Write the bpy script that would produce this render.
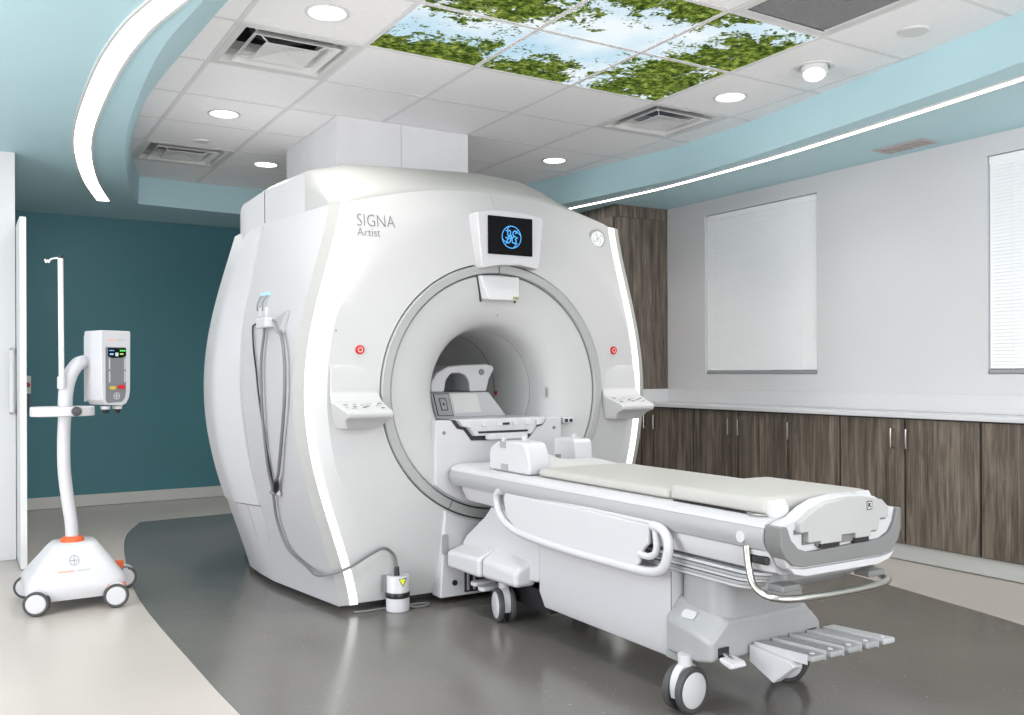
import bpy, bmesh, math, random
import numpy as np
from mathutils import Vector, Matrix

random.seed(7)
for o in list(bpy.data.objects):
    bpy.data.objects.remove(o)
SC = bpy.context.scene
COL = SC.collection

# ------------------------------------------------------------------ camera
F_PX, HORIZON, YAW, ROLL, CAM_H = 911.5, 372.7, 0.5452, 0.004, 1.14
cd = bpy.data.cameras.new('camera')
cam = bpy.data.objects.new('camera', cd)
COL.objects.link(cam)
cd.sensor_fit = 'HORIZONTAL'
cd.sensor_width = 36.0
cd.lens = F_PX / 1024 * 36.0
cd.shift_y = (HORIZON - 357.5) / 1024
cd.clip_start = 0.05
cam.matrix_world = (Matrix.Translation((0, 0, CAM_H)) @ Matrix.Rotation(-YAW, 4, 'Z')
                    @ Matrix.Rotation(math.pi / 2, 4, 'X') @ Matrix.Rotation(-ROLL, 4, 'Z'))
SC.camera = cam

# ------------------------------------------------------------------ world, exposure
w = bpy.data.worlds.new('world')
SC.world = w
w.use_nodes = True
w.node_tree.nodes['Background'].inputs[0].default_value = (0.75, 0.85, 1.0, 1)
w.node_tree.nodes['Background'].inputs[1].default_value = 1.0
SC.view_settings.view_transform = 'Standard'
SC.view_settings.look = 'None'
SC.view_settings.gamma = 1.0
SC.view_settings.use_curve_mapping = False
SC.view_settings.exposure = 0.66
SC.cycles.max_bounces = 8
SC.cycles.diffuse_bounces = 5
SC.cycles.glossy_bounces = 3
SC.cycles.sample_clamp_indirect = 6.0
SC.cycles.use_denoising = True

DOWNLIGHT_W = 5.5
FILL_TROFFER_W = 12.0
FILL_BEHIND_W = 140.0
FILL_LEFT_W = 190.0
COVE_STRENGTH = 7.0
SKY_STRENGTH = 0.66

# ------------------------------------------------------------------ materials
MATS = {}


def mat(name, rgb, rough=0.5, metal=0.0, var=0.03, scale=6.0, bump=0.0, bscale=200.0, coat=0.0, spec=0.5):
    """Principled surface with a little procedural colour variation and fine relief."""
    if name in MATS:
        return MATS[name]
    m = bpy.data.materials.new(name)
    m.use_nodes = True
    nt = m.node_tree
    b = nt.nodes['Principled BSDF']
    b.inputs['Roughness'].default_value = rough
    b.inputs['Metallic'].default_value = metal
    b.inputs['Specular IOR Level'].default_value = spec
    if coat:
        b.inputs['Coat Weight'].default_value = coat
        b.inputs['Coat Roughness'].default_value = 0.12
    tc = nt.nodes.new('ShaderNodeTexCoord')
    n = nt.nodes.new('ShaderNodeTexNoise')
    n.inputs['Scale'].default_value = scale
    n.inputs['Detail'].default_value = 4
    nt.links.new(tc.outputs['Object'], n.inputs['Vector'])
    r = nt.nodes.new('ShaderNodeValToRGB')
    r.color_ramp.elements[0].position = 0.3
    r.color_ramp.elements[1].position = 0.7
    r.color_ramp.elements[0].color = tuple(c * (1 - var) for c in rgb) + (1,)
    r.color_ramp.elements[1].color = tuple(min(1, c * (1 + var)) for c in rgb) + (1,)
    nt.links.new(n.outputs['Fac'], r.inputs['Fac'])
    nt.links.new(r.outputs['Color'], b.inputs['Base Color'])
    if bump:
        n2 = nt.nodes.new('ShaderNodeTexNoise')
        n2.inputs['Scale'].default_value = bscale
        n2.inputs['Detail'].default_value = 3
        nt.links.new(tc.outputs['Object'], n2.inputs['Vector'])
        bp = nt.nodes.new('ShaderNodeBump')
        bp.inputs['Strength'].default_value = bump
        bp.inputs['Distance'].default_value = 0.002
        nt.links.new(n2.outputs['Fac'], bp.inputs['Height'])
        nt.links.new(bp.outputs['Normal'], b.inputs['Normal'])
    MATS[name] = m
    return m


def emit(name, rgb, strength):
    if name in MATS:
        return MATS[name]
    m = bpy.data.materials.new(name)
    m.use_nodes = True
    nt = m.node_tree
    nt.nodes.clear()
    e = nt.nodes.new('ShaderNodeEmission')
    e.inputs[0].default_value = tuple(rgb) + (1,)
    e.inputs[1].default_value = strength
    o = nt.nodes.new('ShaderNodeOutputMaterial')
    nt.links.new(e.outputs[0], o.inputs[0])
    MATS[name] = m
    return m


def wood_mat(name, c0, c1, c2):
    m = bpy.data.materials.new(name)
    m.use_nodes = True
    nt = m.node_tree
    b = nt.nodes['Principled BSDF']
    b.inputs['Roughness'].default_value = 0.5
    tc = nt.nodes.new('ShaderNodeTexCoord')
    oi = nt.nodes.new('ShaderNodeObjectInfo')
    ml = nt.nodes.new('ShaderNodeMath'); ml.operation = 'MULTIPLY'; ml.inputs[1].default_value = 37.0
    nt.links.new(oi.outputs['Random'], ml.inputs[0])
    add = nt.nodes.new('ShaderNodeVectorMath'); add.operation = 'ADD'
    nt.links.new(tc.outputs['Object'], add.inputs[0]); nt.links.new(ml.outputs[0], add.inputs[1])
    mp = nt.nodes.new('ShaderNodeMapping')
    mp.inputs['Scale'].default_value = (14, 14, 1.1)
    nt.links.new(add.outputs[0], mp.inputs['Vector'])
    n = nt.nodes.new('ShaderNodeTexNoise'); n.inputs['Scale'].default_value = 1.6
    n.inputs['Detail'].default_value = 8; n.inputs['Roughness'].default_value = 0.62; n.inputs['Distortion'].default_value = 0.6
    nt.links.new(mp.outputs[0], n.inputs['Vector'])
    mp2 = nt.nodes.new('ShaderNodeMapping')
    mp2.inputs['Scale'].default_value = (120, 120, 4)
    nt.links.new(add.outputs[0], mp2.inputs['Vector'])
    n2 = nt.nodes.new('ShaderNodeTexNoise'); n2.inputs['Scale'].default_value = 1.0; n2.inputs['Detail'].default_value = 3
    nt.links.new(mp2.outputs[0], n2.inputs['Vector'])
    mx = nt.nodes.new('ShaderNodeMath'); mx.operation = 'MULTIPLY_ADD'
    mx.inputs[1].default_value = 0.45; mx.inputs[2].default_value = -0.22
    nt.links.new(n2.outputs['Fac'], mx.inputs[0])
    sm = nt.nodes.new('ShaderNodeMath'); sm.operation = 'ADD'
    nt.links.new(n.outputs['Fac'], sm.inputs[0]); nt.links.new(mx.outputs[0], sm.inputs[1])
    r = nt.nodes.new('ShaderNodeValToRGB')
    r.color_ramp.elements[0].position = 0.30; r.color_ramp.elements[0].color = c0 + (1,)
    r.color_ramp.elements[1].position = 0.72; r.color_ramp.elements[1].color = c2 + (1,)
    e = r.color_ramp.elements.new(0.5); e.color = c1 + (1,)
    nt.links.new(sm.outputs[0], r.inputs['Fac'])
    nt.links.new(r.outputs['Color'], b.inputs['Base Color'])
    MATS[name] = m
    return m


def floor_mat(name, rgb, speck, rough):
    m = bpy.data.materials.new(name)
    m.use_nodes = True
    nt = m.node_tree
    b = nt.nodes['Principled BSDF']
    b.inputs['Specular IOR Level'].default_value = 0.7
    g = nt.nodes.new('ShaderNodeNewGeometry')
    n = nt.nodes.new('ShaderNodeTexNoise'); n.inputs['Scale'].default_value = 1.3; n.inputs['Detail'].default_value = 6
    nt.links.new(g.outputs['Position'], n.inputs['Vector'])
    r = nt.nodes.new('ShaderNodeValToRGB')
    r.color_ramp.elements[0].position = 0.3; r.color_ramp.elements[1].position = 0.7
    r.color_ramp.elements[0].color = tuple(c * 0.92 for c in rgb) + (1,)
    r.color_ramp.elements[1].color = tuple(c * 1.06 for c in rgb) + (1,)
    nt.links.new(n.outputs['Fac'], r.inputs['Fac'])
    v = nt.nodes.new('ShaderNodeTexNoise'); v.inputs['Scale'].default_value = 60; v.inputs['Detail'].default_value = 4
    nt.links.new(g.outputs['Position'], v.inputs['Vector'])
    rs = nt.nodes.new('ShaderNodeValToRGB')
    rs.color_ramp.elements[0].position = 0.66; rs.color_ramp.elements[0].color = (0, 0, 0, 1)
    rs.color_ramp.elements[1].position = 0.74; rs.color_ramp.elements[1].color = (1, 1, 1, 1)
    nt.links.new(v.outputs['Fac'], rs.inputs['Fac'])
    mix = nt.nodes.new('ShaderNodeMix'); mix.data_type = 'RGBA'
    mix.inputs['B'].default_value = tuple(speck) + (1,)
    nt.links.new(rs.outputs['Color'], mix.inputs['Factor'])
    nt.links.new(r.outputs['Color'], mix.inputs['A'])
    nt.links.new(mix.outputs['Result'], b.inputs['Base Color'])
    rr = nt.nodes.new('ShaderNodeMapRange')
    rr.inputs['To Min'].default_value = rough - 0.05; rr.inputs['To Max'].default_value = rough + 0.07
    nt.links.new(n.outputs['Fac'], rr.inputs['Value'])
    nt.links.new(rr.outputs[0], b.inputs['Roughness'])
    MATS[name] = m
    return m


def sky_mat(name):
    """Backlit translucent print: trees against a bright sky, laid out across the ceiling."""
    m = bpy.data.materials.new(name)
    m.use_nodes = True
    nt = m.node_tree
    nt.nodes.clear()
    g = nt.nodes.new('ShaderNodeNewGeometry')
    L = nt.links.new
    blobs = [(2.15, 4.05, 0.30), (2.62, 4.06, 0.26), (1.95, 4.20, 0.40), (2.45, 4.22, 0.30), (2.72, 4.14, 0.24), (1.72, 4.10, 0.22), (3.30, 3.92, 0.44), (3.50, 3.36, 0.46),
             (3.20, 3.62, 0.24), (1.95, 3.25, 0.50), (2.80, 2.92, 0.36), (3.2, 4.2, 0.30), (2.4, 2.95, 0.3)]
    prev = None
    for (bx_, by_, br) in blobs:
        d = nt.nodes.new('ShaderNodeVectorMath'); d.operation = 'DISTANCE'
        d.inputs[1].default_value = (bx_, by_, 2.73)
        L(g.outputs['Position'], d.inputs[0])
        q = nt.nodes.new('ShaderNodeMath'); q.operation = 'MULTIPLY_ADD'
        q.inputs[1].default_value = -1.0 / br; q.inputs[2].default_value = 1.0
        L(d.outputs['Value'], q.inputs[0])
        if prev is None:
            prev = q
        else:
            mxn = nt.nodes.new('ShaderNodeMath'); mxn.operation = 'MAXIMUM'
            L(prev.outputs[0], mxn.inputs[0]); L(q.outputs[0], mxn.inputs[1])
            prev = mxn
    n1 = nt.nodes.new('ShaderNodeTexNoise'); n1.inputs['Scale'].default_value = 9; n1.inputs['Detail'].default_value = 7
    n1.inputs['Roughness'].default_value = 0.72; n1.inputs['Distortion'].default_value = 0.4
    L(g.outputs['Position'], n1.inputs['Vector'])
    vo = nt.nodes.new('ShaderNodeTexVoronoi'); vo.inputs['Scale'].default_value = 55
    L(g.outputs['Position'], vo.inputs['Vector'])
    a1 = nt.nodes.new('ShaderNodeMath'); a1.operation = 'MULTIPLY_ADD'; a1.inputs[1].default_value = 3.4
    L(n1.outputs['Fac'], a1.inputs[0]); L(prev.outputs[0], a1.inputs[2])
    a2 = nt.nodes.new('ShaderNodeMath'); a2.operation = 'MULTIPLY_ADD'; a2.inputs[1].default_value = -0.45
    L(vo.outputs['Distance'], a2.inputs[0]); L(a1.outputs[0], a2.inputs[2])
    mask = nt.nodes.new('ShaderNodeMapRange')
    mask.inputs['From Min'].default_value = 1.58; mask.inputs['From Max'].default_value = 1.74
    L(a2.outputs[0], mask.inputs['Value'])
    n2 = nt.nodes.new('ShaderNodeTexNoise'); n2.inputs['Scale'].default_value = 26; n2.inputs['Detail'].default_value = 5
    n2.inputs['Roughness'].default_value = 0.85
    L(g.outputs['Position'], n2.inputs['Vector'])
    lr = nt.nodes.new('ShaderNodeValToRGB')
    els = lr.color_ramp.elements
    els[0].position = 0.36; els[0].color = (0.010, 0.020, 0.006, 1)
    els[1].position = 0.70; els[1].color = (0.66, 0.70, 0.22, 1)
    e = els.new(0.47); e.color = (0.055, 0.095, 0.016, 1)
    e = els.new(0.58); e.color = (0.22, 0.29, 0.05, 1)
    L(n2.outputs['Fac'], lr.inputs['Fac'])
    n3 = nt.nodes.new('ShaderNodeTexNoise'); n3.inputs['Scale'].default_value = 2.2; n3.inputs['Detail'].default_value = 4
    L(g.outputs['Position'], n3.inputs['Vector'])
    sr = nt.nodes.new('ShaderNodeValToRGB')
    sr.color_ramp.elements[0].position = 0.35; sr.color_ramp.elements[0].color = (0.50, 0.72, 0.86, 1)
    sr.color_ramp.elements[1].position = 0.62; sr.color_ramp.elements[1].color = (0.86, 0.93, 0.97, 1)
    L(n3.outputs['Fac'], sr.inputs['Fac'])
    mix = nt.nodes.new('ShaderNodeMix'); mix.data_type = 'RGBA'
    L(mask.outputs[0], mix.inputs['Factor'])
    L(sr.outputs['Color'], mix.inputs['A']); L(lr.outputs['Color'], mix.inputs['B'])
    em = nt.nodes.new('ShaderNodeEmission')
    em.inputs[1].default_value = SKY_STRENGTH
    L(mix.outputs['Result'], em.inputs[0])
    o = nt.nodes.new('ShaderNodeOutputMaterial')
    L(em.outputs[0], o.inputs[0])
    MATS[name] = m
    return m


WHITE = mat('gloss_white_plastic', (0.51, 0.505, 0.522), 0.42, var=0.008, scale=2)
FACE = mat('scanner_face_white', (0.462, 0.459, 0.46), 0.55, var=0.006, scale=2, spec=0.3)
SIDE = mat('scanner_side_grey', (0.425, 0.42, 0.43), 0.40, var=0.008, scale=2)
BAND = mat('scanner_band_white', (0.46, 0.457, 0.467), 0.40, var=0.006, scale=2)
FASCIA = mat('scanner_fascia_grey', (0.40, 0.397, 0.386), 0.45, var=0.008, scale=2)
TRIM = mat('strip_trim_grey', (0.34, 0.34, 0.325), 0.4, var=0.01)
RING = mat('ring_grey', (0.33, 0.335, 0.33), 0.38, var=0.02)
DARKLINE = mat('groove_dark', (0.03, 0.03, 0.03), 0.6)
BLACK = mat('black_plastic', (0.012, 0.012, 0.014), 0.35)
BOREIN = mat('bore_liner', (0.60, 0.60, 0.59), 0.4, var=0.02)
LGREY = mat('light_grey_plastic', (0.30, 0.30, 0.305), 0.38, var=0.015)
RAILG = mat('rail_grey', (0.34, 0.34, 0.345), 0.35, var=0.015)
MGREY = mat('mid_grey_plastic', (0.175, 0.175, 0.175), 0.42, var=0.02)
PAD = mat('pad_vinyl', (0.405, 0.395, 0.372), 0.45, var=0.012, scale=9, bump=0.05)
STEEL = mat('brushed_steel', (0.44, 0.43, 0.40), 0.28, metal=1.0, var=0.04)
RUBBER = mat('tyre_rubber', (0.05, 0.05, 0.05), 0.6)
RED = mat('red_button', (0.50, 0.008, 0.01), 0.4)
ORANGE = mat('orange_plastic', (0.62, 0.09, 0.015), 0.45)
TEXTG = mat('print_grey', (0.10, 0.10, 0.11), 0.5)
MIDPRINT = mat('print_light_grey', (0.40, 0.41, 0.42), 0.5)
GREEN = mat('green_plastic', (0.02, 0.45, 0.22), 0.4)
YELLOW = mat('yellow_sticker', (0.75, 0.78, 0.05), 0.5)
KHAKI = mat('khaki_sticker', (0.28, 0.26, 0.12), 0.5)
TEALD = mat('teal_wall_paint', (0.060, 0.205, 0.243), 0.55, var=0.03, scale=2, bump=0.03)
TEALS = mat('teal_soffit_paint', (0.47, 0.68, 0.73), 0.55, var=0.02, scale=2, bump=0.03)
WALLW = mat('white_wall_paint', (0.62, 0.617, 0.628), 0.6, var=0.012, scale=2, bump=0.03)
WALLG = mat('grey_wall_paint', (0.62, 0.62, 0.62), 0.6, var=0.012, scale=2)
BASEW = mat('baseboard_vinyl', (0.60, 0.60, 0.58), 0.4, var=0.015)
TILE = mat('ceiling_tile', (0.91, 0.90, 0.905), 0.8, var=0.02, scale=30, bump=0.12, bscale=300)
TBAR = mat('ceiling_tbar', (0.76, 0.75, 0.75), 0.5)
PLENUM = mat('plenum_dark', (0.05, 0.05, 0.05), 0.8)
DUCTW = mat('duct_white', (0.68, 0.68, 0.69), 0.45, var=0.03, scale=5)
VENTW = mat('vent_white', (0.68, 0.68, 0.67), 0.45)
COUNTER = mat('counter_white', (0.64, 0.64, 0.655), 0.3, var=0.012)
BLIND = mat('blind_slat_white', (0.90, 0.90, 0.90), 0.6, var=0.005)
REDPRINT = mat('orange_print', (0.85, 0.35, 0.25), 0.5)
WOOD = wood_mat('walnut_laminate', (0.048, 0.036, 0.027), (0.122, 0.098, 0.077), (0.245, 0.204, 0.163))
FLOORG = floor_mat('vinyl_floor_grey', (0.138, 0.128, 0.118), (0.26, 0.25, 0.235), 0.19)
FLOORB = floor_mat('vinyl_floor_beige', (0.46, 0.415, 0.38), (0.50, 0.51, 0.47), 0.30)
COVE_E = emit('cove_diffuser', (1.0, 0.985, 0.96), COVE_STRENGTH)
STRIP_E = emit('scanner_light_strip', (1.0, 1.0, 0.97), 1.3)
LAMP_E = emit('downlight_lens', (1.0, 0.97, 0.92), 5.0)
BLUE_E = emit('screen_blue', (0.10, 0.42, 0.90), 0.9)
LEDG_E = emit('led_green', (0.10, 0.9, 0.15), 1.0)
LEDB_E = emit('led_blue', (0.25, 0.6, 1.0), 0.9)
LEDW_E = emit('led_pale', (0.55, 0.65, 0.62), 0.8)
SKY = sky_mat('sky_print')
SCREENB = mat('screen_glass', (0.004, 0.004, 0.005), 0.5, spec=0.08)


def glass_mat():
    m = bpy.data.materials.new('window_glass')
    m.use_nodes = True
    b = m.node_tree.nodes['Principled BSDF']
    b.inputs['Base Color'].default_value = (0.75, 0.85, 0.9, 1)
    b.inputs['Roughness'].default_value = 0.05
    b.inputs['Transmission Weight'].default_value = 0.9
    return m


GLASS = glass_mat()

# ------------------------------------------------------------------ builders


def wloc(o):
    v = Vector((0, 0, 0))
    while o is not None:
        v += o.location
        o = o.parent
    return v


def smooth(path, k=6, closed=False):
    P = [Vector(p) for p in path]
    n = len(P)
    out = []
    rng = range(n if closed else n - 1)
    for i in rng:
        if closed:
            p0, p1, p2, p3 = P[(i - 1) % n], P[i], P[(i + 1) % n], P[(i + 2) % n]
        else:
            p1, p2 = P[i], P[i + 1]
            p0 = P[i - 1] if i > 0 else p1 * 2 - p2
            p3 = P[i + 2] if i + 2 < n else p2 * 2 - p1
        for j in range(k):
            t = j / k
            out.append(0.5 * ((2 * p1) + (p2 - p0) * t + (2 * p0 - 5 * p1 + 4 * p2 - p3) * t * t
                              + (3 * p1 - p0 - 3 * p2 + p3) * t ** 3))
    if not closed:
        out.append(P[-1])
    return out


def rrect(x0, x1, z0, z1, r, n=5):
    pts = []
    for cx, cz, a0 in ((x1 - r, z0 + r, -90), (x1 - r, z1 - r, 0), (x0 + r, z1 - r, 90), (x0 + r, z0 + r, 180)):
        for i in range(n + 1):
            a = math.radians(a0 + 90 * i / n)
            pts.append((cx + r * math.cos(a), cz + r * math.sin(a)))
    return pts


class MB:
    def __init__(self):
        self.v, self.f = [], []

    def mark(self):
        return len(self.v)

    def xform(self, start, fn):
        for i in range(start, len(self.v)):
            self.v[i] = tuple(fn(Vector(self.v[i])))
        return self

    def box(self, x0, x1, y0, y1, z0, z1):
        b = len(self.v)
        self.v += [(x0, y0, z0), (x1, y0, z0), (x1, y1, z0), (x0, y1, z0), (x0, y0, z1), (x1, y0, z1), (x1, y1, z1), (x0, y1, z1)]
        for f in ((0, 3, 2, 1), (4, 5, 6, 7), (0, 1, 5, 4), (1, 2, 6, 5), (2, 3, 7, 6), (3, 0, 4, 7)):
            self.f.append(tuple(b + i for i in f))
        return self

    def hexa(self, pts):
        b = len(self.v)
        self.v += [tuple(p) for p in pts]
        for f in ((0, 3, 2, 1), (4, 5, 6, 7), (0, 1, 5, 4), (1, 2, 6, 5), (2, 3, 7, 6), (3, 0, 4, 7)):
            self.f.append(tuple(b + i for i in f))
        return self

    def prism(self, pts, axis, a0, a1):
        def P(p, a):
            return {'x': (a, p[0], p[1]), 'y': (p[0], a, p[1]), 'z': (p[0], p[1], a)}[axis]
        n = len(pts)
        b = len(self.v)
        self.v += [P(p, a0) for p in pts] + [P(p, a1) for p in pts]
        self.f.append(tuple(range(b + n - 1, b - 1, -1)))
        self.f.append(tuple(range(b + n, b + 2 * n)))
        for i in range(n):
            j = (i + 1) % n
            self.f.append((b + i, b + j, b + n + j, b + n + i))
        return self

    def loft(self, rings, cap=True):
        """rings: equal-length closed loops of 3-D points."""
        b = len(self.v)
        n = len(rings[0])
        for r in rings:
            self.v += [tuple(p) for p in r]
        for k in range(len(rings) - 1):
            for i in range(n):
                j = (i + 1) % n
                self.f.append((b + k * n + i, b + k * n + j, b + (k + 1) * n + j, b + (k + 1) * n + i))
        if cap:
            self.f.append(tuple(range(b + n - 1, b - 1, -1)))
            self.f.append(tuple(range(b + (len(rings) - 1) * n, b + len(rings) * n)))
        return self

    def grid(self, rows, wrap=False):
        b = len(self.v)
        n = len(rows[0])
        for r in rows:
            self.v += [tuple(p) for p in r]
        for k in range(len(rows) - 1):
            for i in range(n if wrap else n - 1):
                j = (i + 1) % n
                self.f.append((b + k * n + i, b + k * n + j, b + (k + 1) * n + j, b + (k + 1) * n + i))
        return self

    def tube(self, path, r, n=10, closed=False):
        P = [Vector(p) for p in path]
        m = len(P)
        T = []
        for i in range(m):
            a = P[(i - 1) % m] if (closed or i > 0) else P[i]
            c = P[(i + 1) % m] if (closed or i < m - 1) else P[i]
            T.append((c - a).normalized())
        up = Vector((0, 0, 1)) if abs(T[0].z) < 0.9 else Vector((1, 0, 0))
        nrm = (up - T[0] * up.dot(T[0])).normalized()
        rings = []
        for i in range(m):
            nrm = (nrm - T[i] * nrm.dot(T[i])).normalized()
            bi = T[i].cross(nrm)
            rad = r[i] if isinstance(r, (list, tuple)) else r
            rings.append([P[i] + (nrm * math.cos(2 * math.pi * k / n) + bi * math.sin(2 * math.pi * k / n)) * rad for k in range(n)])
        if closed:
            rings.append(rings[0])
            return self.loft(rings, cap=False)
        return self.loft(rings)

    def cyl(self, p0, p1, r0, r1=None, n=24):
        return self.tube([p0, p1], [r0, r0 if r1 is None else r1], n)

    def lathe(self, prof, centre, axis, n=32, a0=0.0, a1=2 * math.pi):
        """prof: (radius, distance along axis)."""
        ax = Vector(axis).normalized()
        u = Vector((0, 0, 1)) if abs(ax.z) < 0.9 else Vector((1, 0, 0))
        u = (u - ax * u.dot(ax)).normalized()
        vv = ax.cross(u)
        c = Vector(centre)
        full = abs(a1 - a0 - 2 * math.pi) < 1e-6
        cnt = n if full else n + 1
        rows = []
        for (r, t) in prof:
            rows.append([c + ax * t + (u * math.cos(a0 + (a1 - a0) * k / n) + vv * math.sin(a0 + (a1 - a0) * k / n)) * r for k in range(cnt)])
        return self.grid(rows, wrap=full)

    def build(self, name, material, parent=None, bevel=0.0, seg=3, angle=40, flat=False, solid=0.0):
        off = wloc(parent) if parent is not None else Vector((0, 0, 0))
        me = bpy.data.meshes.new(name)
        me.from_pydata([tuple(Vector(p) - off) for p in self.v], [], self.f)
        bm = bmesh.new()
        bm.from_mesh(me)
        bmesh.ops.remove_doubles(bm, verts=bm.verts, dist=1e-6)
        bmesh.ops.recalc_face_normals(bm, faces=bm.faces)
        bm.to_mesh(me)
        bm.free()
        me.materials.append(material)
        if not flat:
            me.polygons.foreach_set('use_smooth', [True] * len(me.polygons))
            if not bevel:
                me.set_sharp_from_angle(angle=math.radians(angle))
        o = bpy.data.objects.new(name, me)
        COL.objects.link(o)
        if parent is not None:
            o.parent = parent
        if solid:
            s = o.modifiers.new('thickness', 'SOLIDIFY')
            s.thickness = solid
            s.offset = 0
        if bevel:
            bv = o.modifiers.new('bevel', 'BEVEL')
            bv.width = bevel
            bv.segments = seg
            bv.limit_method = 'ANGLE'
            bv.angle_limit = math.radians(angle)
            bv.harden_normals = True
        return o


def thing(name, label, cat, loc=(0, 0, 0), group=None):
    o = bpy.data.objects.new(name, None)
    o.empty_display_size = 0.1
    COL.objects.link(o)
    o.location = loc
    tag(o, label, cat, group)
    return o


def tag(o, label, cat, group=None):
    o['label'] = label
    o['category'] = cat
    if group:
        o['group'] = group
    return o


def struct(o):
    o['kind'] = 'structure'
    return o


def box(name, m, parent, *b, bevel=0.0, **k):
    return MB().box(*b).build(name, m, parent, bevel=bevel, **k)


def text_mb(s, size, depth=0.0006):
    cu = bpy.data.curves.new('txt', 'FONT')
    cu.body = s
    cu.size = size
    cu.extrude = depth
    cu.offset = -0.0016 if size > 0.07 else -0.0009
    cu.resolution_u = 3
    ob = bpy.data.objects.new('txt', cu)
    COL.objects.link(ob)
    bpy.context.view_layer.update()
    me = bpy.data.meshes.new_from_object(ob.evaluated_get(bpy.context.evaluated_depsgraph_get()))
    mb = MB()
    mb.v = [tuple(v.co) for v in me.vertices]
    mb.f = [tuple(p.vertices) for p in me.polygons]
    bpy.data.objects.remove(ob)
    bpy.data.curves.remove(cu)
    bpy.data.meshes.remove(me)
    return mb


def interp(x, xs, ys):
    return float(np.interp(x, xs, ys))


# ------------------------------------------------------------------ room shell
CZ = 2.739          # suspended ceiling
SZ = 2.51           # soffit underside
XR, YB = 5.12, 8.66  # right wall, back wall
XL, YN = -2.6, -2.6  # left wall, wall behind the camera
TX0, TY0, TD = 1.091, 4.779, 0.6096   # ceiling grid

struct(box('floor', FLOORB, None, XL, XR + 0.1, YN, YB + 0.1, -0.1, -0.002))
inlay = smooth([(0.82, 2.6, 0), (0.80, 3.1, 0), (0.785, 3.6, 0), (0.775, 4.9, 0), (0.866, 6.0, 0), (1.0, 6.9, 0), (1.188, 7.5, 0)], 5) \
    + [Vector((1.845, 7.56, 0)), Vector((3.0, 7.56, 0)), Vector((3.9, 7.4, 0))] \
    + smooth([(4.30, 6.4, 0), (4.42, 5.4, 0), (4.40, 4.4, 0), (4.285, 3.4, 0), (4.171, 2.78, 0), (4.069, 2.3, 0), (3.8, 1.4, 0), (3.0, 0.6, 0), (2.0, 0.4, 0), (1.2, 1.2, 0)], 5)
struct(MB().prism([(p.x, p.y) for p in inlay], 'z', -0.0019, 0.0).build('floor_inlay', FLOORG, None))

struct(box('wall_back', TEALD, None, 0.2, XR + 0.1, YB, YB + 0.1, 0, SZ))
struct(box('baseboard_back', BASEW, None, 0.3, XR, YB - 0.015, YB, 0, 0.10, bevel=0.004))
WL = (0.6, 5.2, 0.35, 2.35)  # bounds of the added left window opening
wl = MB()
wl.box(XL - 0.1, XL, YN, WL[0], 0, CZ).box(XL - 0.1, XL, WL[1], 6.42, 0, CZ)
wl.box(XL - 0.1, XL, WL[0], WL[1], 0, WL[2]).box(XL - 0.1, XL, WL[0], WL[1], WL[3], CZ)
struct(wl.build('wall_left', WALLG, None, flat=True))
WF = (-1.6, 3.6, 0.35, 2.35)  # bounds of the added opening behind the camera
wf = MB()
wf.box(XL - 0.1, WF[0], YN - 0.1, YN, 0, CZ + 0.1).box(WF[1], XR + 0.1, YN - 0.1, YN, 0, CZ + 0.1)
wf.box(WF[0], WF[1], YN - 0.1, YN, 0, WF[2]).box(WF[0], WF[1], YN - 0.1, YN, WF[3], CZ + 0.1)
struct(wf.build('wall_front', WALLG, None, flat=True))
# added unseen window behind the photographer: frame, mullions and a fill lamp outside
wm = MB()
for x in (WF[0] + 0.02, (2 * WF[0] + WF[1]) / 3, (WF[0] + 2 * WF[1]) / 3, WF[1] - 0.02):
    wm.box(x - 0.02, x + 0.02, YN - 0.08, YN - 0.03, WF[2], WF[3])
wm.box(WF[0], WF[1], YN - 0.08, YN - 0.03, WF[2], WF[2] + 0.04).box(WF[0], WF[1], YN - 0.08, YN - 0.03, WF[3] - 0.04, WF[3])
w3 = struct(wm.build('window_3', MATS['vent_white'], None, flat=True))
dl = bpy.data.lights.new('added_fill', 'AREA')  # added area lamp that brightens the room from behind the camera
dl.shape = 'RECTANGLE'; dl.size = WF[1] - WF[0]; dl.size_y = WF[3] - WF[2]
dl.energy = FILL_BEHIND_W; dl.color = (1.0, 0.962, 0.94)
dlo = bpy.data.objects.new('added_fill', dl)
COL.objects.link(dlo)
dlo.location = ((WF[0] + WF[1]) / 2, YN - 0.11, (WF[2] + WF[3]) / 2)
dlo.rotation_euler = Vector((0, 1, 0)).to_track_quat('-Z', 'Z').to_euler()
struct(box('wall_corner', WALLG, None, XL, 0.298, 6.40, YB + 0.1, 0, SZ))

# added tall glazing in the left wall, out of view, to let in fill light
wm = MB()
for y in np.linspace(WL[0] + 0.02, WL[1] - 0.02, 5):
    wm.box(XL - 0.08, XL - 0.03, y - 0.02, y + 0.02, WL[2], WL[3])
wm.box(XL - 0.08, XL - 0.03, WL[0], WL[1], WL[2], WL[2] + 0.04).box(XL - 0.08, XL - 0.03, WL[0], WL[1], WL[3] - 0.04, WL[3])
struct(wm.build('window_4', MATS['vent_white'], None, flat=True))
dl = bpy.data.lights.new('added_fill', 'AREA')  # second added area lamp, filling from the left
dl.shape = 'RECTANGLE'; dl.size = WL[1] - WL[0]; dl.size_y = WL[3] - WL[2]
dl.energy = FILL_LEFT_W; dl.color = (1.0, 0.965, 0.965)
dlo = bpy.data.objects.new('added_fill', dl)
COL.objects.link(dlo)
dlo.location = (XL - 0.11, (WL[0] + WL[1]) / 2, (WL[2] + WL[3]) / 2)
dlo.rotation_euler = Vector((1, 0, 0)).to_track_quat('-Z', 'Z').to_euler()

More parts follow.
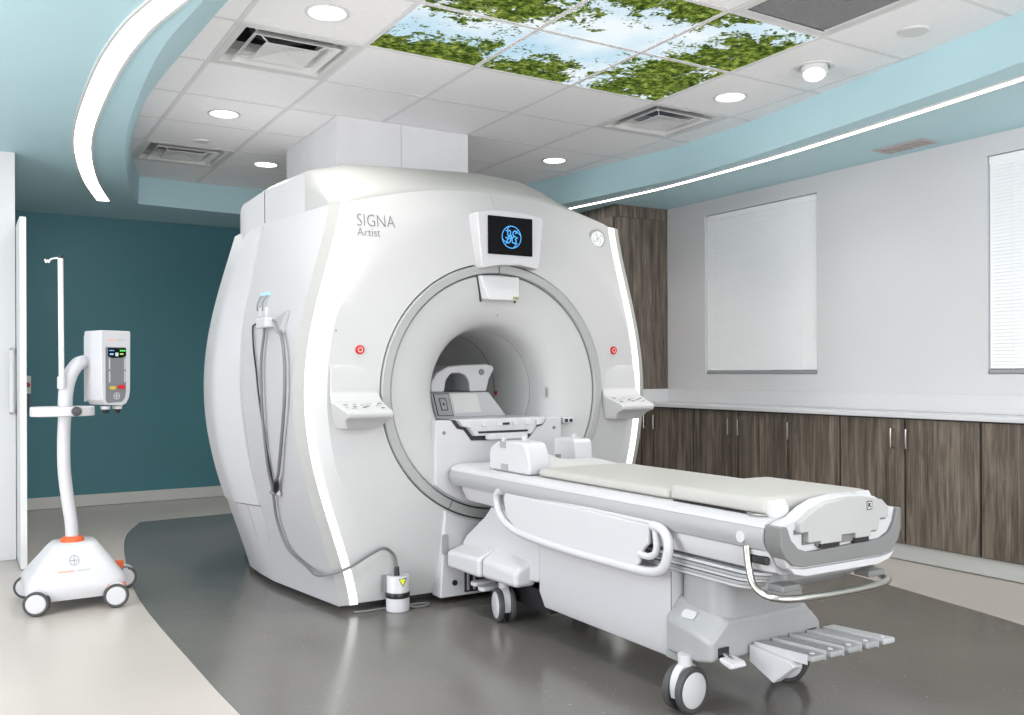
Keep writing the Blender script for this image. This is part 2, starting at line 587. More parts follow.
# right wall with two window openings
W1 = (4.333, 5.45, 1.12, 2.39)
W2 = (1.98, 3.103, 1.12, 2.39)
wr = MB()
for y0, y1 in ((YN, W2[0]), (W2[1], W1[0]), (W1[1], YB + 0.1)):
    wr.box(XR, XR + 0.16, y0, y1, 0, SZ)
for W in (W1, W2):
    wr.box(XR, XR + 0.16, W[0], W[1], 0, W[2])
    wr.box(XR, XR + 0.16, W[0], W[1], W[3], SZ)
struct(wr.build('wall_right', WALLW, None, flat=True))
for i, W in enumerate((W1, W2)):
    fr = MB()
    t = 0.035
    fr.box(XR + 0.10, XR + 0.15, W[0], W[1], W[2], W[2] + t).box(XR + 0.10, XR + 0.15, W[0], W[1], W[3] - t, W[3])
    fr.box(XR + 0.10, XR + 0.15, W[0], W[0] + t, W[2] + t, W[3] - t).box(XR + 0.10, XR + 0.15, W[1] - t, W[1], W[2] + t, W[3] - t)
    wo = struct(fr.build('window_%d' % (i + 1), VENTW, None, flat=True))
    box('pane', GLASS, wo, XR + 0.122, XR + 0.128, W[0] + t, W[1] - t, W[2] + t, W[3] - t)
    bl = thing('window_blind', ('closed white horizontal blind left of the pair, above the middle of the counter' if i == 0 else
                                'closed white horizontal blind cut off by the right edge of the picture'), 'blind',
               (XR + 0.05, (W[0] + W[1]) / 2, W[2]), 'blinds in the white wall')
    box('headrail', BLIND, bl, XR + 0.012, XR + 0.06, W[0] + 0.006, W[1] - 0.006, W[3] - 0.05, W[3] - 0.004, bevel=0.004)
    box('bottom_rail', LGREY, bl, XR + 0.008, XR + 0.045, W[0] + 0.006, W[1] - 0.006, W[2] + 0.003, W[2] + 0.026, bevel=0.004)
    sl = MB()
    z = W[2] + 0.034
    while z < W[3] - 0.058:
        s = sl.mark()
        sl.hexa([(XR + 0.012, W[0] + 0.01, z), (XR + 0.0135, W[0] + 0.01, z - 0.001), (XR + 0.0135, W[1] - 0.01, z - 0.001), (XR + 0.012, W[1] - 0.01, z),
                 (XR + 0.0195, W[0] + 0.01, z + 0.0225), (XR + 0.0210, W[0] + 0.01, z + 0.0215), (XR + 0.0210, W[1] - 0.01, z + 0.0215), (XR + 0.0195, W[1] - 0.01, z + 0.0225)])
        z += 0.0205
    so = sl.build('slats', BLIND, bl, flat=True)
    so['kind'] = 'stuff'
    for yy in (W[0] + 0.15, W[1] - 0.15):
        MB().cyl((XR + 0.009, yy, W[2] + 0.02), (XR + 0.009, yy, W[3] - 0.05), 0.0012, n=6).build('ladder_cord', BLIND, bl)

# doorway wall at far left, with a door leaf and pull handle
d1 = struct(box('door_1', WALLG, None, 0.302, 0.337, 6.02, 6.72, 0.008, 2.06, bevel=0.002))
box('door_edge', VENTW, d1, 0.303, 0.336, 6.012, 6.0195, 0.008, 2.06)
gh = thing('grab_handle', 'pale vertical grab handle on the light grey wall at the left edge', 'handle', (0.278, 6.40, 0.92))
MB().tube(smooth([(0.276, 6.392, 1.285), (0.276, 6.35, 1.283), (0.276, 6.34, 1.26), (0.276, 6.34, 0.94), (0.276, 6.35, 0.917), (0.276, 6.392, 0.915)], 4), 0.015, 10).build('grip', WALLG, gh)
for zz in (1.285, 0.915):
    MB().lathe([(0.0, 0.0), (0.022, 0.0), (0.022, 0.007), (0.0, 0.008)], (0.276, 6.399, zz), (0, -1, 0), 16).build('mount_plate', WALLG, gh)

# ---- soffit with the oval tray
tray = [(0.82, 2.6), (0.77, 3.45), (0.735, 4.1), (0.78, 5.1), (0.877, 6.03), (1.09, 7.25), (1.235, 7.82)]
left_lo = smooth([(x, y, 0) for x, y in tray], 6)
left_hi = smooth([(1.10, 2.6, 0), (1.05, 3.45, 0), (1.013, 4.2, 0), (0.955, 5.46, 0), (0.975, 6.11, 0), (1.06, 7.0, 0), (1.25, 7.84, 0)], 6)
back = [Vector((1.8, 7.88, 0)), Vector((2.6, 7.90, 0)), Vector((3.4, 7.70, 0)), Vector((3.85, 7.30, 0))]
right = smooth([(4.05, 6.85, 0), (4.20, 6.1, 0), (4.30, 5.36, 0), (4.36, 4.9, 0), (4.325, 4.2, 0), (4.24, 3.55, 0), (4.155, 2.95, 0), (4.045, 2.32, 0), (3.75, 1.3, 0), (3.1, 0.4, 0)], 6)
near = smooth([(2.4, 0.1, 0), (1.6, 0.5, 0), (1.05, 1.4, 0)], 6)
lo = left_lo + back + right + near
hi = left_hi + back + right + [Vector((p.x + 0.2 * (1 if i > 6 else i / 6), p.y, 0)) for i, p in enumerate(near)]
bm = bmesh.new()
vlo = [bm.verts.new((p.x, p.y, SZ)) for p in lo]
vhi = [bm.verts.new((p.x, p.y, CZ + 0.03)) for p in hi]
n = len(lo)
vo = [bm.verts.new(p) for p in ((XL, YN, SZ), (XR, YN, SZ), (XR, YB, SZ), (XL, YB, SZ))]
ed = []
for i in range(n):
    j = (i + 1) % n
    bm.faces.new((vlo[i], vlo[j], vhi[j], vhi[i]))
    ed.append(bm.edges.get((vlo[i], vlo[j])))
for i in range(4):
    ed.append(bm.edges.new((vo[i], vo[(i + 1) % 4])))
bmesh.ops.triangle_fill(bm, use_beauty=True, edges=ed)
bmesh.ops.recalc_face_normals(bm, faces=bm.faces)
me = bpy.data.meshes.new('ceiling_soffit')
bm.to_mesh(me)
bm.free()
me.polygons.foreach_set('use_smooth', [True] * len(me.polygons))
me.set_sharp_from_angle(angle=math.radians(35))
me.materials.append(TEALS)
so = bpy.data.objects.new('ceiling_soffit', me)
COL.objects.link(so)
struct(so)

# ---- suspended ceiling: slab, T-bars, tiles
ceil = struct(box('ceiling', PLENUM, None, XL, XR + 0.1, YN, YB + 0.1, CZ + 0.35, CZ + 0.40))
SPECIAL = {(0, -1): 'vent', (0, 3): 'vent', (4, -1): 'vent', (3, -4): 'grille'}
for i in (1, 2, 3):
    for j in (-2, -3):
        SPECIAL[(i, j)] = 'sky'
LIGHTS = [(0, 1), (1, 3), (4, 1), (4, -2), (0, -2)]
DUCT = (2.005, 2.92, 5.37, 6.40)


def on_duct(x, y):
    return DUCT[0] - 0.01 < x < DUCT[1] + 0.01 and DUCT[2] - 0.01 < y < DUCT[3] + 0.01


tile_me = None
for i in range(-1, 6):
    for j in range(-8, 6):
        x0, y0 = TX0 + i * TD, TY0 + j * TD
        if (i, j) in SPECIAL:
            continue
        if tile_me is None:
            h_ = TD / 2 - 0.011
            t_ = MB().box(-h_, h_, -h_, h_, 0.0, 0.016).build('ceiling_tile', TILE, ceil, bevel=0.003, seg=1)
            tile_me = t_
        else:
            t_ = tile_me.copy()
            COL.objects.link(t_)
            t_.parent = ceil
        t_.location = (x0 + TD / 2, y0 + TD / 2, CZ - 0.002)
for i in range(-1, 7):
    x = TX0 + i * TD
    box('grid_runner', TBAR, ceil, x - 0.0115, x + 0.0115, TY0 - 8 * TD, TY0 + 6 * TD, CZ - 0.003, CZ + 0.004)
for j in range(-8, 7):
    y = TY0 + j * TD
    b_ = MB()
    for i in range(-1, 6):
        x = TX0 + i * TD
        b_.box(x + 0.0115, x + TD - 0.0115, y - 0.0115, y + 0.0115, CZ - 0.003, CZ + 0.004)
    b_.build('cross_tee', TBAR, ceil)

# ---- sky panels
names = {(1, -2): 'backlit tree-print ceiling panel with dark branches, above the SIGNA lettering',
         (2, -2): 'backlit tree-print ceiling panel with a low sun among feathery branches',
         (3, -2): 'backlit tree-print ceiling panel full of green crown, next to the square air diffuser',
         (1, -3): 'backlit tree-print ceiling panel of green leaves cut by the top edge, farthest left',
         (2, -3): 'backlit tree-print ceiling panel of mostly pale blue sky',
         (3, -3): 'backlit tree-print ceiling panel with leafy crown beside the perforated return grille'}
for (i, j), lb in names.items():
    x0, y0 = TX0 + i * TD, TY0 + j * TD
    p = thing('sky_panel', lb, 'ceiling panel', (x0 + TD / 2, y0 + TD / 2, CZ), 'backlit sky panels')
    box('print', SKY, p, x0 + 0.013, x0 + TD - 0.013, y0 + 0.013, y0 + TD - 0.013, CZ + 0.001, CZ + 0.006)
    fr = MB()
    for a in ((x0 + 0.0116, x0 + 0.0145, y0 + 0.0116, y0 + TD - 0.0116), (x0 + TD - 0.0145, x0 + TD - 0.0116, y0 + 0.0116, y0 + TD - 0.0116)):
        fr.box(*a, CZ + 0.0062, CZ + 0.05)
    for a in ((x0 + 0.0146, x0 + TD - 0.0146, y0 + 0.0116, y0 + 0.0145), (x0 + 0.0146, x0 + TD - 0.0146, y0 + TD - 0.0145, y0 + TD - 0.0116)):
        fr.box(*a, CZ + 0.0062, CZ + 0.05)
    fr.build('light_box', TBAR, p)

# ---- air diffusers
for (i, j), lb in {(0, -1): 'square white air diffuser near the top edge with its round duct showing',
                   (0, 3): 'square white air diffuser in the far left corner of the tiled ceiling',
                   (4, -1): 'square white air diffuser at the corner of the tree-print panels'}.items():
    cx, cy = TX0 + (i + 0.5) * TD, TY0 + (j + 0.5) * TD
    v = thing('air_diffuser', lb, 'air vent', (cx, cy, CZ), 'square ceiling diffusers')

    def sq(a, z):
        return [(cx - a, cy - a, z), (cx + a, cy - a, z), (cx + a, cy + a, z), (cx - a, cy + a, z)]
    MB().grid([sq(0.298, CZ - 0.003), sq(0.262, CZ - 0.003), sq(0.225, CZ + 0.055), sq(0.225, CZ + 0.10)], wrap=True).build('frame', VENTW, v, flat=True, solid=0.003)
    MB().grid([sq(0.215, CZ - 0.012), sq(0.165, CZ + 0.035), sq(0.165, CZ + 0.06)], wrap=True).build('louvre_cone', VENTW, v, flat=True, solid=0.003)
    g = MB()
    g.grid([sq(0.135, CZ - 0.012), sq(0.004, CZ + 0.012)], wrap=True)
    g.build('centre_plate', VENTW, v, flat=True, solid=0.003)
    g = MB()
    g.lathe([(0.17, 0.0), (0.17, 0.12)], (cx, cy, CZ + 0.10), (0, 0, 1), 28)
    g.build('duct_collar', MGREY, v)
    box('plenum_lid', DARKLINE, v, cx - 0.29, cx + 0.29, cy - 0.29, cy + 0.29, CZ + 0.23, CZ + 0.24)
    for sx, sy in ((1, 1), (1, -1), (-1, 1), (-1, -1)):
        MB().cyl((cx + sx * 0.12, cy + sy * 0.12, CZ - 0.006), (cx + sx * 0.235, cy + sy * 0.235, CZ + 0.03), 0.004, n=6).build('strut', VENTW, v)
# perforated return grille
cx, cy = TX0 + 3.5 * TD, TY0 - 3.5 * TD
v = thing('return_grille', 'perforated grey return air grille at the top edge beside the tree panels', 'air vent', (cx, cy, CZ))
fr = MB()
fr.box(cx - 0.293, cx + 0.293, cy - 0.293, cy - 0.25, CZ - 0.004, CZ + 0.004).box(cx - 0.293, cx + 0.293, cy + 0.25, cy + 0.293, CZ - 0.004, CZ + 0.004)
fr.box(cx - 0.293, cx - 0.25, cy - 0.25, cy + 0.25, CZ - 0.004, CZ + 0.004).box(cx + 0.25, cx + 0.293, cy - 0.25, cy + 0.25, CZ - 0.004, CZ + 0.004)
fr.build('frame', VENTW, v, bevel=0.002)
pm = MB()
N_ = 42
s_ = 0.50 / N_
for k in range(N_ + 1):
    a = cx - 0.25 + k * s_
    pm.box(a - 0.0018, a + 0.0018, cy - 0.25, cy + 0.25, CZ, CZ + 0.002)
    a = cy - 0.25 + k * s_
    pm.box(cx - 0.25, cx + 0.25, a - 0.0018, a + 0.0018, CZ + 0.0021, CZ + 0.0035)
pm = pm.build('perforated_sheet', LGREY, v, flat=True)
pm['kind'] = 'stuff'
box('backing', DARKLINE, v, cx - 0.25, cx + 0.25, cy - 0.25, cy + 0.25, CZ + 0.02, CZ + 0.025)


# ---- downlights
def area_light(name, parent, loc, size, power, col=(1, 0.965, 0.92), spread=125, shape='DISK', size_y=None):
    ld = bpy.data.lights.new(name, 'AREA')
    ld.shape = shape
    ld.size = size
    if size_y:
        ld.size_y = size_y
    ld.energy = power
    ld.color = col
    ld.spread = math.radians(spread)
    lo_ = bpy.data.objects.new(name, ld)
    COL.objects.link(lo_)
    lo_.parent = parent
    lo_.location = Vector(loc) - wloc(parent)
    return lo_


lab = {(0, 1): 'round recessed downlight between the two left-hand diffusers',
       (1, 3): 'round recessed downlight farthest back, left of the white duct',
       (4, 1): 'round recessed downlight right of the white duct above the scanner',
       (4, -2): 'round recessed downlight between the third diffuser and the swivel spotlight',
       (0, -2): 'large-looking round downlight cut by the top edge near the left cove light'}


def downlight(x, y, lb, power=DOWNLIGHT_W):
    t = thing('downlight', lb, 'ceiling light', (x, y, CZ), 'recessed round downlights')
    MB().lathe([(0.098, -0.004), (0.096, -0.008), (0.086, -0.009), (0.078, -0.003)], (x, y, CZ), (0, 0, 1), 36).build('trim_ring', VENTW, t, solid=0.002)
    MB().lathe([(0.0, -0.0045), (0.0775, -0.0045)], (x, y, CZ), (0, 0, 1), 36).build('lens', LAMP_E, t)
    area_light('lamp', t, (x, y, CZ - 0.012), 0.15, power)


for (i, j) in LIGHTS:
    downlight(TX0 + (i + 0.5) * TD, TY0 + (j + 0.5) * TD, lab[(i, j)])
# added downlights out of view, extra light for the room
for k, (i, j) in enumerate(((0, -5), (4, -6), (0, -7))):
    downlight(TX0 + (i + 0.5) * TD, TY0 + (j + 0.5) * TD, 'added round recessed fill downlight outside the frame, %s' % ('over the left of the camera', 'over the right of the camera', 'straight behind the camera on the left')[k])

# swivel spotlight
x, y = TX0 + 4.5 * TD, TY0 - 2.5 * TD
t = thing('swivel_spotlight', 'adjustable eyeball spotlight hanging below its trim ring', 'ceiling light', (x, y, CZ))
MB().lathe([(0.10, -0.003), (0.098, -0.008), (0.085, -0.009), (0.07, -0.004)], (x, y, CZ), (0, 0, 1), 36).build('trim_ring', VENTW, t, solid=0.002)
ax = Vector((-0.35, -0.25, -1)).normalized()
c0 = Vector((x, y, CZ + 0.015))
MB().lathe([(0.066, 0.0), (0.066, 0.05), (0.062, 0.07), (0.055, 0.075)], c0, ax, 32).build('eyeball', VENTW, t, solid=0.003)
MB().lathe([(0.0, 0.066), (0.056, 0.066)], c0, ax, 32).build('lens', LAMP_E, t)
lo_ = area_light('lamp', t, c0 + ax * 0.08, 0.1, DOWNLIGHT_W)
lo_.rotation_euler = ax.to_track_quat('-Z', 'Y').to_euler()

# added fill troffers under the near soffit, unseen, lighting the front of the scanner
for k, (x, y) in enumerate(((0.3, -0.8), (2.2, -0.9), (4.1, -0.6), (-1.3, 1.2), (-1.3, 3.4))):
    t = thing('fill_troffer', 'added rectangular white fill troffer outside the frame, %s' % ('behind the camera', 'behind and right of the camera', 'near the right wall', 'left of the camera', 'near the left wall')[k], 'ceiling light', (x, y, SZ), 'added fill troffers')
    box('frame', VENTW, t, x - 0.32, x + 0.32, y - 0.62, y + 0.62, SZ - 0.012, SZ - 0.001)
    box('diffuser', LAMP_E if False else emit('fill_troffer_lens', (1, 0.98, 0.95), 1.5), t, x - 0.29, x + 0.29, y - 0.59, y + 0.59, SZ - 0.016, SZ - 0.0125)
    area_light('lamp', t, (x, y, SZ - 0.02), 0.58, FILL_TROFFER_W, (1, 0.985, 0.96), 180, 'RECTANGLE', 1.18)

# ceiling speaker discs
for (x, y, r, lb) in ((TX0 + 4.5 * TD, TY0 - 3.45 * TD, 0.07, 'small flush white disc in the ceiling tile right of the swivel spotlight'),
                      (TX0 + 0.55 * TD, TY0 + 2.72 * TD, 0.05, 'small flush white disc in front of the far left diffuser')):
    tag(MB().lathe([(0.0, -0.008), (r * 0.9, -0.008), (r, -0.002), (r, 0.002)], (x, y, CZ - 0.0022), (0, 0, 1), 28).build('ceiling_sensor', VENTW, None), lb, 'ceiling disc', 'flush ceiling discs')


# ---- cove light strips in the soffit
def ribbon(a, b, z0, z1):
    rings = [[(p.x, p.y, z0), (q.x, q.y, z0), (q.x, q.y, z1), (p.x, p.y, z1)] for p, q in zip(a, b)]
    return MB().loft(rings)


def offset_path(path, d):
    out = []
    for i, p in enumerate(path):
        t = (path[min(i + 1, len(path) - 1)] - path[max(i - 1, 0)]).normalized()
        out.append(p + Vector((t.y, -t.x, 0)) * d)
    return out


def cove(lb, centre, half, loc):
    t = thing('cove_light', lb, 'strip light', loc, 'curved strip lights in the teal soffit')
    c = smooth(centre, 8)
    ribbon(offset_path(c, -half), offset_path(c, half), SZ - 0.006, SZ - 0.001).build('diffuser', COVE_E, t)
    for s in (-1, 1):
        ribbon(offset_path(c, s * half), offset_path(c, s * (half + 0.014)), SZ - 0.008, SZ - 0.0005).build('edge_trim', VENTW, t)


k_ = 0.993
Lc = [((a[0] + b[0]) / 2 * k_, (a[1] + b[1]) / 2 * k_, 0) for a, b in (((0.75, 2.9), (0.82, 2.9)), ((0.615, 3.55), (0.70, 3.55)), ((0.556, 3.94), (0.645, 3.94)), ((0.531, 4.51), (0.622, 4.51)),
      ((0.551, 5.45), (0.640, 5.45)), ((0.603, 6.19), (0.715, 6.19)), ((0.738, 7.12), (0.865, 7.02)), ((0.937, 7.87), (1.025, 7.82)))]
cove('wide curved white light strip in the teal soffit on the left', [(0.95, 2.2, 0)] + Lc, 0.044, (0.7, 5, SZ))
cove('thin straight-looking white light strip in the teal soffit on the right',
     [(4.22, 6.95, 0), (4.345, 6.25, 0), (4.44, 5.5, 0), (4.465, 5.0, 0), (4.445, 4.1, 0), (4.37, 3.35, 0), (4.30, 2.75, 0), (4.20, 2.1, 0), (4.02, 1.4, 0)], 0.021, (4.4, 4, SZ))

# soffit vent on the right
t = thing('soffit_vent', 'flat pinkish-grey slot vent in the teal soffit above the white wall', 'air vent', (4.92, 3.5, SZ))
box('frame', mat('vent_pinkish', (0.47, 0.42, 0.41), 0.5), t, 4.845, 5.0, 3.33, 3.67, SZ - 0.008, SZ - 0.001, bevel=0.002)
for k in range(7):
    box('slat', mat('vent_pinkish_dark', (0.36, 0.32, 0.31), 0.5), t, 4.862, 4.983, 3.35 + k * 0.044, 3.37 + k * 0.044, SZ - 0.011, SZ - 0.0085)

# ------------------------------------------------------------------ cabinets and counter
CX0 = 4.82
struct(box('baseboard_right', BASEW, None, 4.862, XR, YN, 5.88, 0, 0.105, bevel=0.01))
units = [(5.734, 5.885, [(5.734, 5.885, 'L')], 'narrow end of a walnut base cabinet against the tall cabinet'),
         (4.799, 5.734, [(5.266, 5.734, 'R'), (4.799, 5.266, 'L')], 'two-door walnut base cabinet below the left half of the first blind, handles wide apart'),
         (3.903, 4.799, [(4.336, 4.799, 'R'), (3.903, 4.336, 'R')], 'two-door walnut base cabinet with both handles on the left of their doors'),
         (2.963, 3.903, [(3.433, 3.903, 'L'), (2.963, 3.433, 'R')], 'two-door walnut base cabinet whose handles meet, behind the foot of the table'),
         (2.02, 2.963, [(2.49, 2.963, 'L'), (2.02, 2.49, 'R')], 'walnut base cabinet at the right edge of the picture')]
for (y0, y1, doors, lb) in units:
    t = thing('base_cabinet', lb, 'cabinet', (4.96, (y0 + y1) / 2, 0.105), 'walnut base cabinets under the counter')
    box('body', DARKLINE if False else WOOD, t, CX0 + 0.021, XR - 0.002, y0 + 0.001, y1 - 0.001, 0.1055, 0.86)
    for (a, b, side) in doors:
        d = box('door', WOOD, t, CX0, CX0 + 0.009, a + 0.007, b - 0.007, 0.112, 0.852, bevel=0.0015, seg=1)
        if b - a < 0.2:
            hy = a + 0.095
        else:
            hy = (b - 0.024) if side == 'R' else (a + 0.086 if (a, b) == (5.266, 5.734) else a + 0.068)
        if side == 'L' and b - a >= 0.2:
            hy = a + 0.078
        MB().tube(smooth([(CX0 - 0.0005, hy, 0.795), (CX0 - 0.022, hy, 0.793), (CX0 - 0.027, hy, 0.786), (CX0 - 0.027, hy, 0.69), (CX0 - 0.022, hy, 0.683), (CX0 - 0.0005, hy, 0.681)], 3), 0.0055, 8).build('handle', STEEL, d)
    box('reveal', DARKLINE, t, CX0 + 0.0095, CX0 + 0.02, y0 + 0.001, y1 - 0.001, 0.112, 0.858)
ct = thing('countertop', 'long white countertop with backsplash on the walnut cabinets', 'counter', (4.96, 3.0, 0.861))
box('slab', COUNTER, ct, CX0 - 0.022, XR - 0.001, YN + 0.01, 5.896, 0.861, 0.888, bevel=0.004)
box('backsplash', COUNTER, ct, XR - 0.022, XR - 0.001, YN + 0.01, 5.874, 0.8885, 1.0, bevel=0.003)
box('side_splash', COUNTER, ct, 4.80, XR - 0.001, 5.876, 5.896, 0.8885, 1.0, bevel=0.003)

t = thing('tall_cabinet', 'tall dark walnut cabinet reaching the soffit behind the scanner', 'cabinet', (4.83, 6.3, 0))
box('body', WOOD, t, 4.565, XR - 0.002, 5.9, 7.05, 0.0, SZ - 0.10)
box('crown_panel', WOOD, t, 4.56, XR - 0.002, 5.896, 7.05, SZ - 0.098, SZ - 0.001, bevel=0.002)
for a, b in ((5.91, 6.47), (6.475, 7.04)):
    d = box('door', WOOD, t, 4.543, 4.5645, a, b, 0.10, SZ - 0.102, bevel=0.002)

# duct cover between scanner and ceiling
t = thing('duct_cover', 'boxy white sheet-metal duct cover rising from the scanner to the ceiling', 'duct', (2.46, 5.88, 2.2))
box('front_panel', DUCTW, t, DUCT[0], 2.43, DUCT[2], DUCT[2] + 0.02, 2.205, CZ - 0.004, bevel=0.002)
box('front_panel', DUCTW, t, 2.433, DUCT[1], DUCT[2], DUCT[2] + 0.02, 2.205, CZ - 0.004, bevel=0.002)
box('side_panel', DUCTW, t, DUCT[0], DUCT[0] + 0.02, DUCT[2] + 0.021, DUCT[3], 2.205, CZ - 0.004, bevel=0.002)
box('side_panel', DUCTW, t, DUCT[1] - 0.02, DUCT[1], DUCT[2] + 0.021, DUCT[3], 2.205, CZ - 0.004, bevel=0.002)

# call station on the teal wall
t = thing('call_station', 'small white emergency call box with red button on the teal wall', 'call box', (0.487, YB, 1.0))
box('housing', VENTW, t, 0.46, 0.515, YB - 0.03, YB - 0.001, 0.98, 1.13, bevel=0.004)
MB().lathe([(0.0, -0.03), (0.016, -0.028), (0.02, -0.01), (0.02, 0.0)], (0.49, YB - 0.031, 1.055), (0, 1, 0), 20).build('button', RED, t)
box('indicator', GREEN, t, 0.472, 0.492, YB - 0.02, YB - 0.001, 1.2, 1.24, bevel=0.003)
MB().tube(smooth([(0.50, YB - 0.02, 0.979), (0.505, YB - 0.02, 0.90), (0.49, YB - 0.02, 0.84), (0.48, YB - 0.02, 0.9), (0.475, YB - 0.02, 0.979)], 5), 0.006, 8).build('pull_cord', MGREY, t)

# ------------------------------------------------------------------ MRI scanner
GX, ZC = 2.3625, 1.045
scanner = thing('mri_scanner', 'large white MRI scanner with glowing edge strips and grey bore ring', 'MRI scanner', (GX, 4.9, 0))
pA = np.polyfit([.03, .309, .453, .61, .79, 1.03, 1.166, 1.33, 1.544, 1.945], [.82, .888, .93, .977, 1.02, 1.042, 1.034, 1.012, .962, .86], 5)


def A(z):
    return float(np.polyval(pA, z))


p1 = np.polyfit([.03, .421, .738, .939, 1.149, 1.582, 1.94], [.925, .99, 1.0575, 1.0855, 1.0925, 1.0485, .97], 4)
p3 = np.polyfit([.03, .17, .4, .52, .86, 1.08, 1.24, 1.63, 1.93], [.93, .975, 1.05, 1.089, 1.164, 1.178, 1.168, 1.088, 1.0], 4)


def half_w(y, z):
    w0, w1, w3 = A(z), float(np.polyval(p1, z)), float(np.polyval(p3, z))
    return interp(y, [4.14, 4.83, 5.04, 5.28, 5.6, 5.86], [w0, w1, w3 + 0.004, w3, w3 - 0.07, w3 - 0.22])


ZT = 1.94
SW0, SW1 = 0.045, 0.087     # trim width, strip inner offset from the outer edge
YO = 4.115
# outline of the front cover (dx, z)
zs = [0.04 + (1.955 - 0.04) * k / 40 for k in range(41)]
TOPX = [-.775, -.65, -.5, -.34, -.17, 0, .17, .34, .5, .65, .775]
TOPZ = [1.957, 1.99, 2.027, 2.056, 2.071, 2.075, 2.071, 2.056, 2.027, 1.99, 1.957]
outl = [(-(A(z) - SW1), z) for z in zs]
outl += [(a, b) for a, b in zip(np.linspace(-.765, .765, 40), np.interp(np.linspace(-.765, .765, 40), TOPX, TOPZ))]
outl += [((A(z) - SW1), z) for z in reversed(zs)]
outl += [(a, 0.04) for a in np.linspace(A(.04) - SW1, -(A(.04) - SW1), 30)[1:-1]]
pol = sorted((math.atan2(z - ZC, dx), math.hypot(dx, z - ZC)) for dx, z in outl)
PH = np.array([p[0] for p in pol]); PR = np.array([p[1] for p in pol])


def r_out(phi):
    return float(np.interp(phi, PH, PR, period=2 * math.pi))


R_HOLE = 0.655


def r_crease(phi):
    return min(0.93, r_out(phi) - 0.05)


def face_y(dx, z):
    r = math.hypot(dx, z - ZC)
    phi = math.atan2(z - ZC, dx)
    rc, ro = r_crease(phi), r_out(phi)
    if r <= rc:
        return 4.03 + 0.03 * max(0, (r - R_HOLE) / (rc - R_HOLE))
    return 4.06 + (YO - 4.06) * min(1, (r - rc) / (ro - rc))


rows = []
for k in range(7):
    rows.append([(p, R_HOLE + (r_crease(p) - R_HOLE) * k / 6) for p in PH])
for k in range(1, 6):
    rows.append([(p, r_crease(p) + (r_out(p) - r_crease(p)) * k / 5) for p in PH])
R3 = []
for row in rows:
    rr = []
    for p, r in row:
        dx, z = r * math.cos(p), ZC + r * math.sin(p)
        rr.append((GX + dx, face_y(dx, z), z))
    R3.append(rr)
R3.append([(x, y + 0.03, z) for (x, y, z) in R3[-1]])
R3.insert(0, [(x, y + 0.04, z) for (x, y, z) in R3[0]])
face = MB().grid(R3, wrap=True).build('front_cover', FACE, scanner, angle=30)

# light strips and outer trims
for s in (-1, 1):
    zz = [0.035 + (1.957 - 0.035) * k / 48 for k in range(49)]
    rings = [[(GX + s * (A(z) - SW1 + 0.001), YO - 0.002, z), (GX + s * (A(z) - SW0 - 0.001), YO, z), (GX + s * (A(z) - SW0 - 0.001), YO + 0.02, z), (GX + s * (A(z) - SW1 + 0.001), YO + 0.02, z)] for z in zz]
    o = MB().loft(rings).build('light_strip', STRIP_E, scanner)
    o['label'] = 'glowing white edge light'
    rings = [[(GX + s * (A(z) - SW0), YO - 0.003, z), (GX + s * A(z), YO + 0.025, z), (GX + s * (A(z) - 0.004), YO + 0.05, z), (GX + s * (A(z) - SW0), YO + 0.05, z)] for z in zz]
    MB().loft(rings).build('strip_trim', TRIM, scanner)


# side shells
def shell(name, m, y0, y1, z0, z1, ny, nz, out=0.0, thick=0.03):
    for s in (-1, 1):
        R_ = []
        for a in range(ny + 1):
            y = y0 + (y1 - y0) * a / ny
            ring = []
            for b in range(nz + 1):
                z = z0 + (z1 - z0) * b / nz
                ring.append((GX + s * (half_w(y, z) + out), y, z))
            for b in range(nz, -1, -1):
                z = z0 + (z1 - z0) * b / nz
                ring.append((GX + s * (half_w(y, z) + out - thick), y, z))
            R_.append(ring)
        MB().loft(R_).build(name, m, scanner, angle=30)


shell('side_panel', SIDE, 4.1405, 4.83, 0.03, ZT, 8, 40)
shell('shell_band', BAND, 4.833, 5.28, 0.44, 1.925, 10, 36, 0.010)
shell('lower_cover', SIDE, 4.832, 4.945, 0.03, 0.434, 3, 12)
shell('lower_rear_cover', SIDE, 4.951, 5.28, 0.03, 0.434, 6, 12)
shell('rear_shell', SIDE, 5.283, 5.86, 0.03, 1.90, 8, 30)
# dark plinth the covers stand on
MB().prism([(GX - .78, 4.2), (GX + .78, 4.2), (GX + .88, 4.95), (GX + .82, 5.8), (GX - .82, 5.8), (GX - .88, 4.95)], 'z', 0.0, 0.06).build('plinth', DARKLINE, scanner)
# inner liner closing the seams
rings = []
for y in (4.2, 4.5, 4.83, 5.05, 5.28, 5.6, 5.84):
    ring = [(GX - half_w(y, z) + 0.036, y, z) for z in np.linspace(0.07, 1.86, 16)] + [(GX + half_w(y, z) - 0.036, y, z) for z in np.linspace(1.86, 0.07, 16)]
    rings.append(ring)
MB().loft(rings, cap=False).build('inner_liner', DARKLINE, scanner)
# rear cover: plate with the bore opening
rr = []
phs = np.linspace(-math.pi, math.pi, 73)[:-1]


def rear_R(p):
    best = 0.3
    for r in np.linspace(0.3, 1.6, 200):
        z = ZC + r * math.sin(p)
        if 0.03 <= z <= 2.0 and abs(r * math.cos(p)) <= half_w(5.86, min(z, 1.9)):
            best = r
    return best


rows = [[(GX + r * math.cos(p), y, ZC + r * math.sin(p)) for p in phs] for r, y in ((0.32, 5.86), (0.5, 5.90))]
rows.append([(GX + rear_R(p) * math.cos(p), 5.862, ZC + rear_R(p) * math.sin(p)) for p in phs])
MB().grid(rows, wrap=True).build('rear_cover', FACE, scanner)

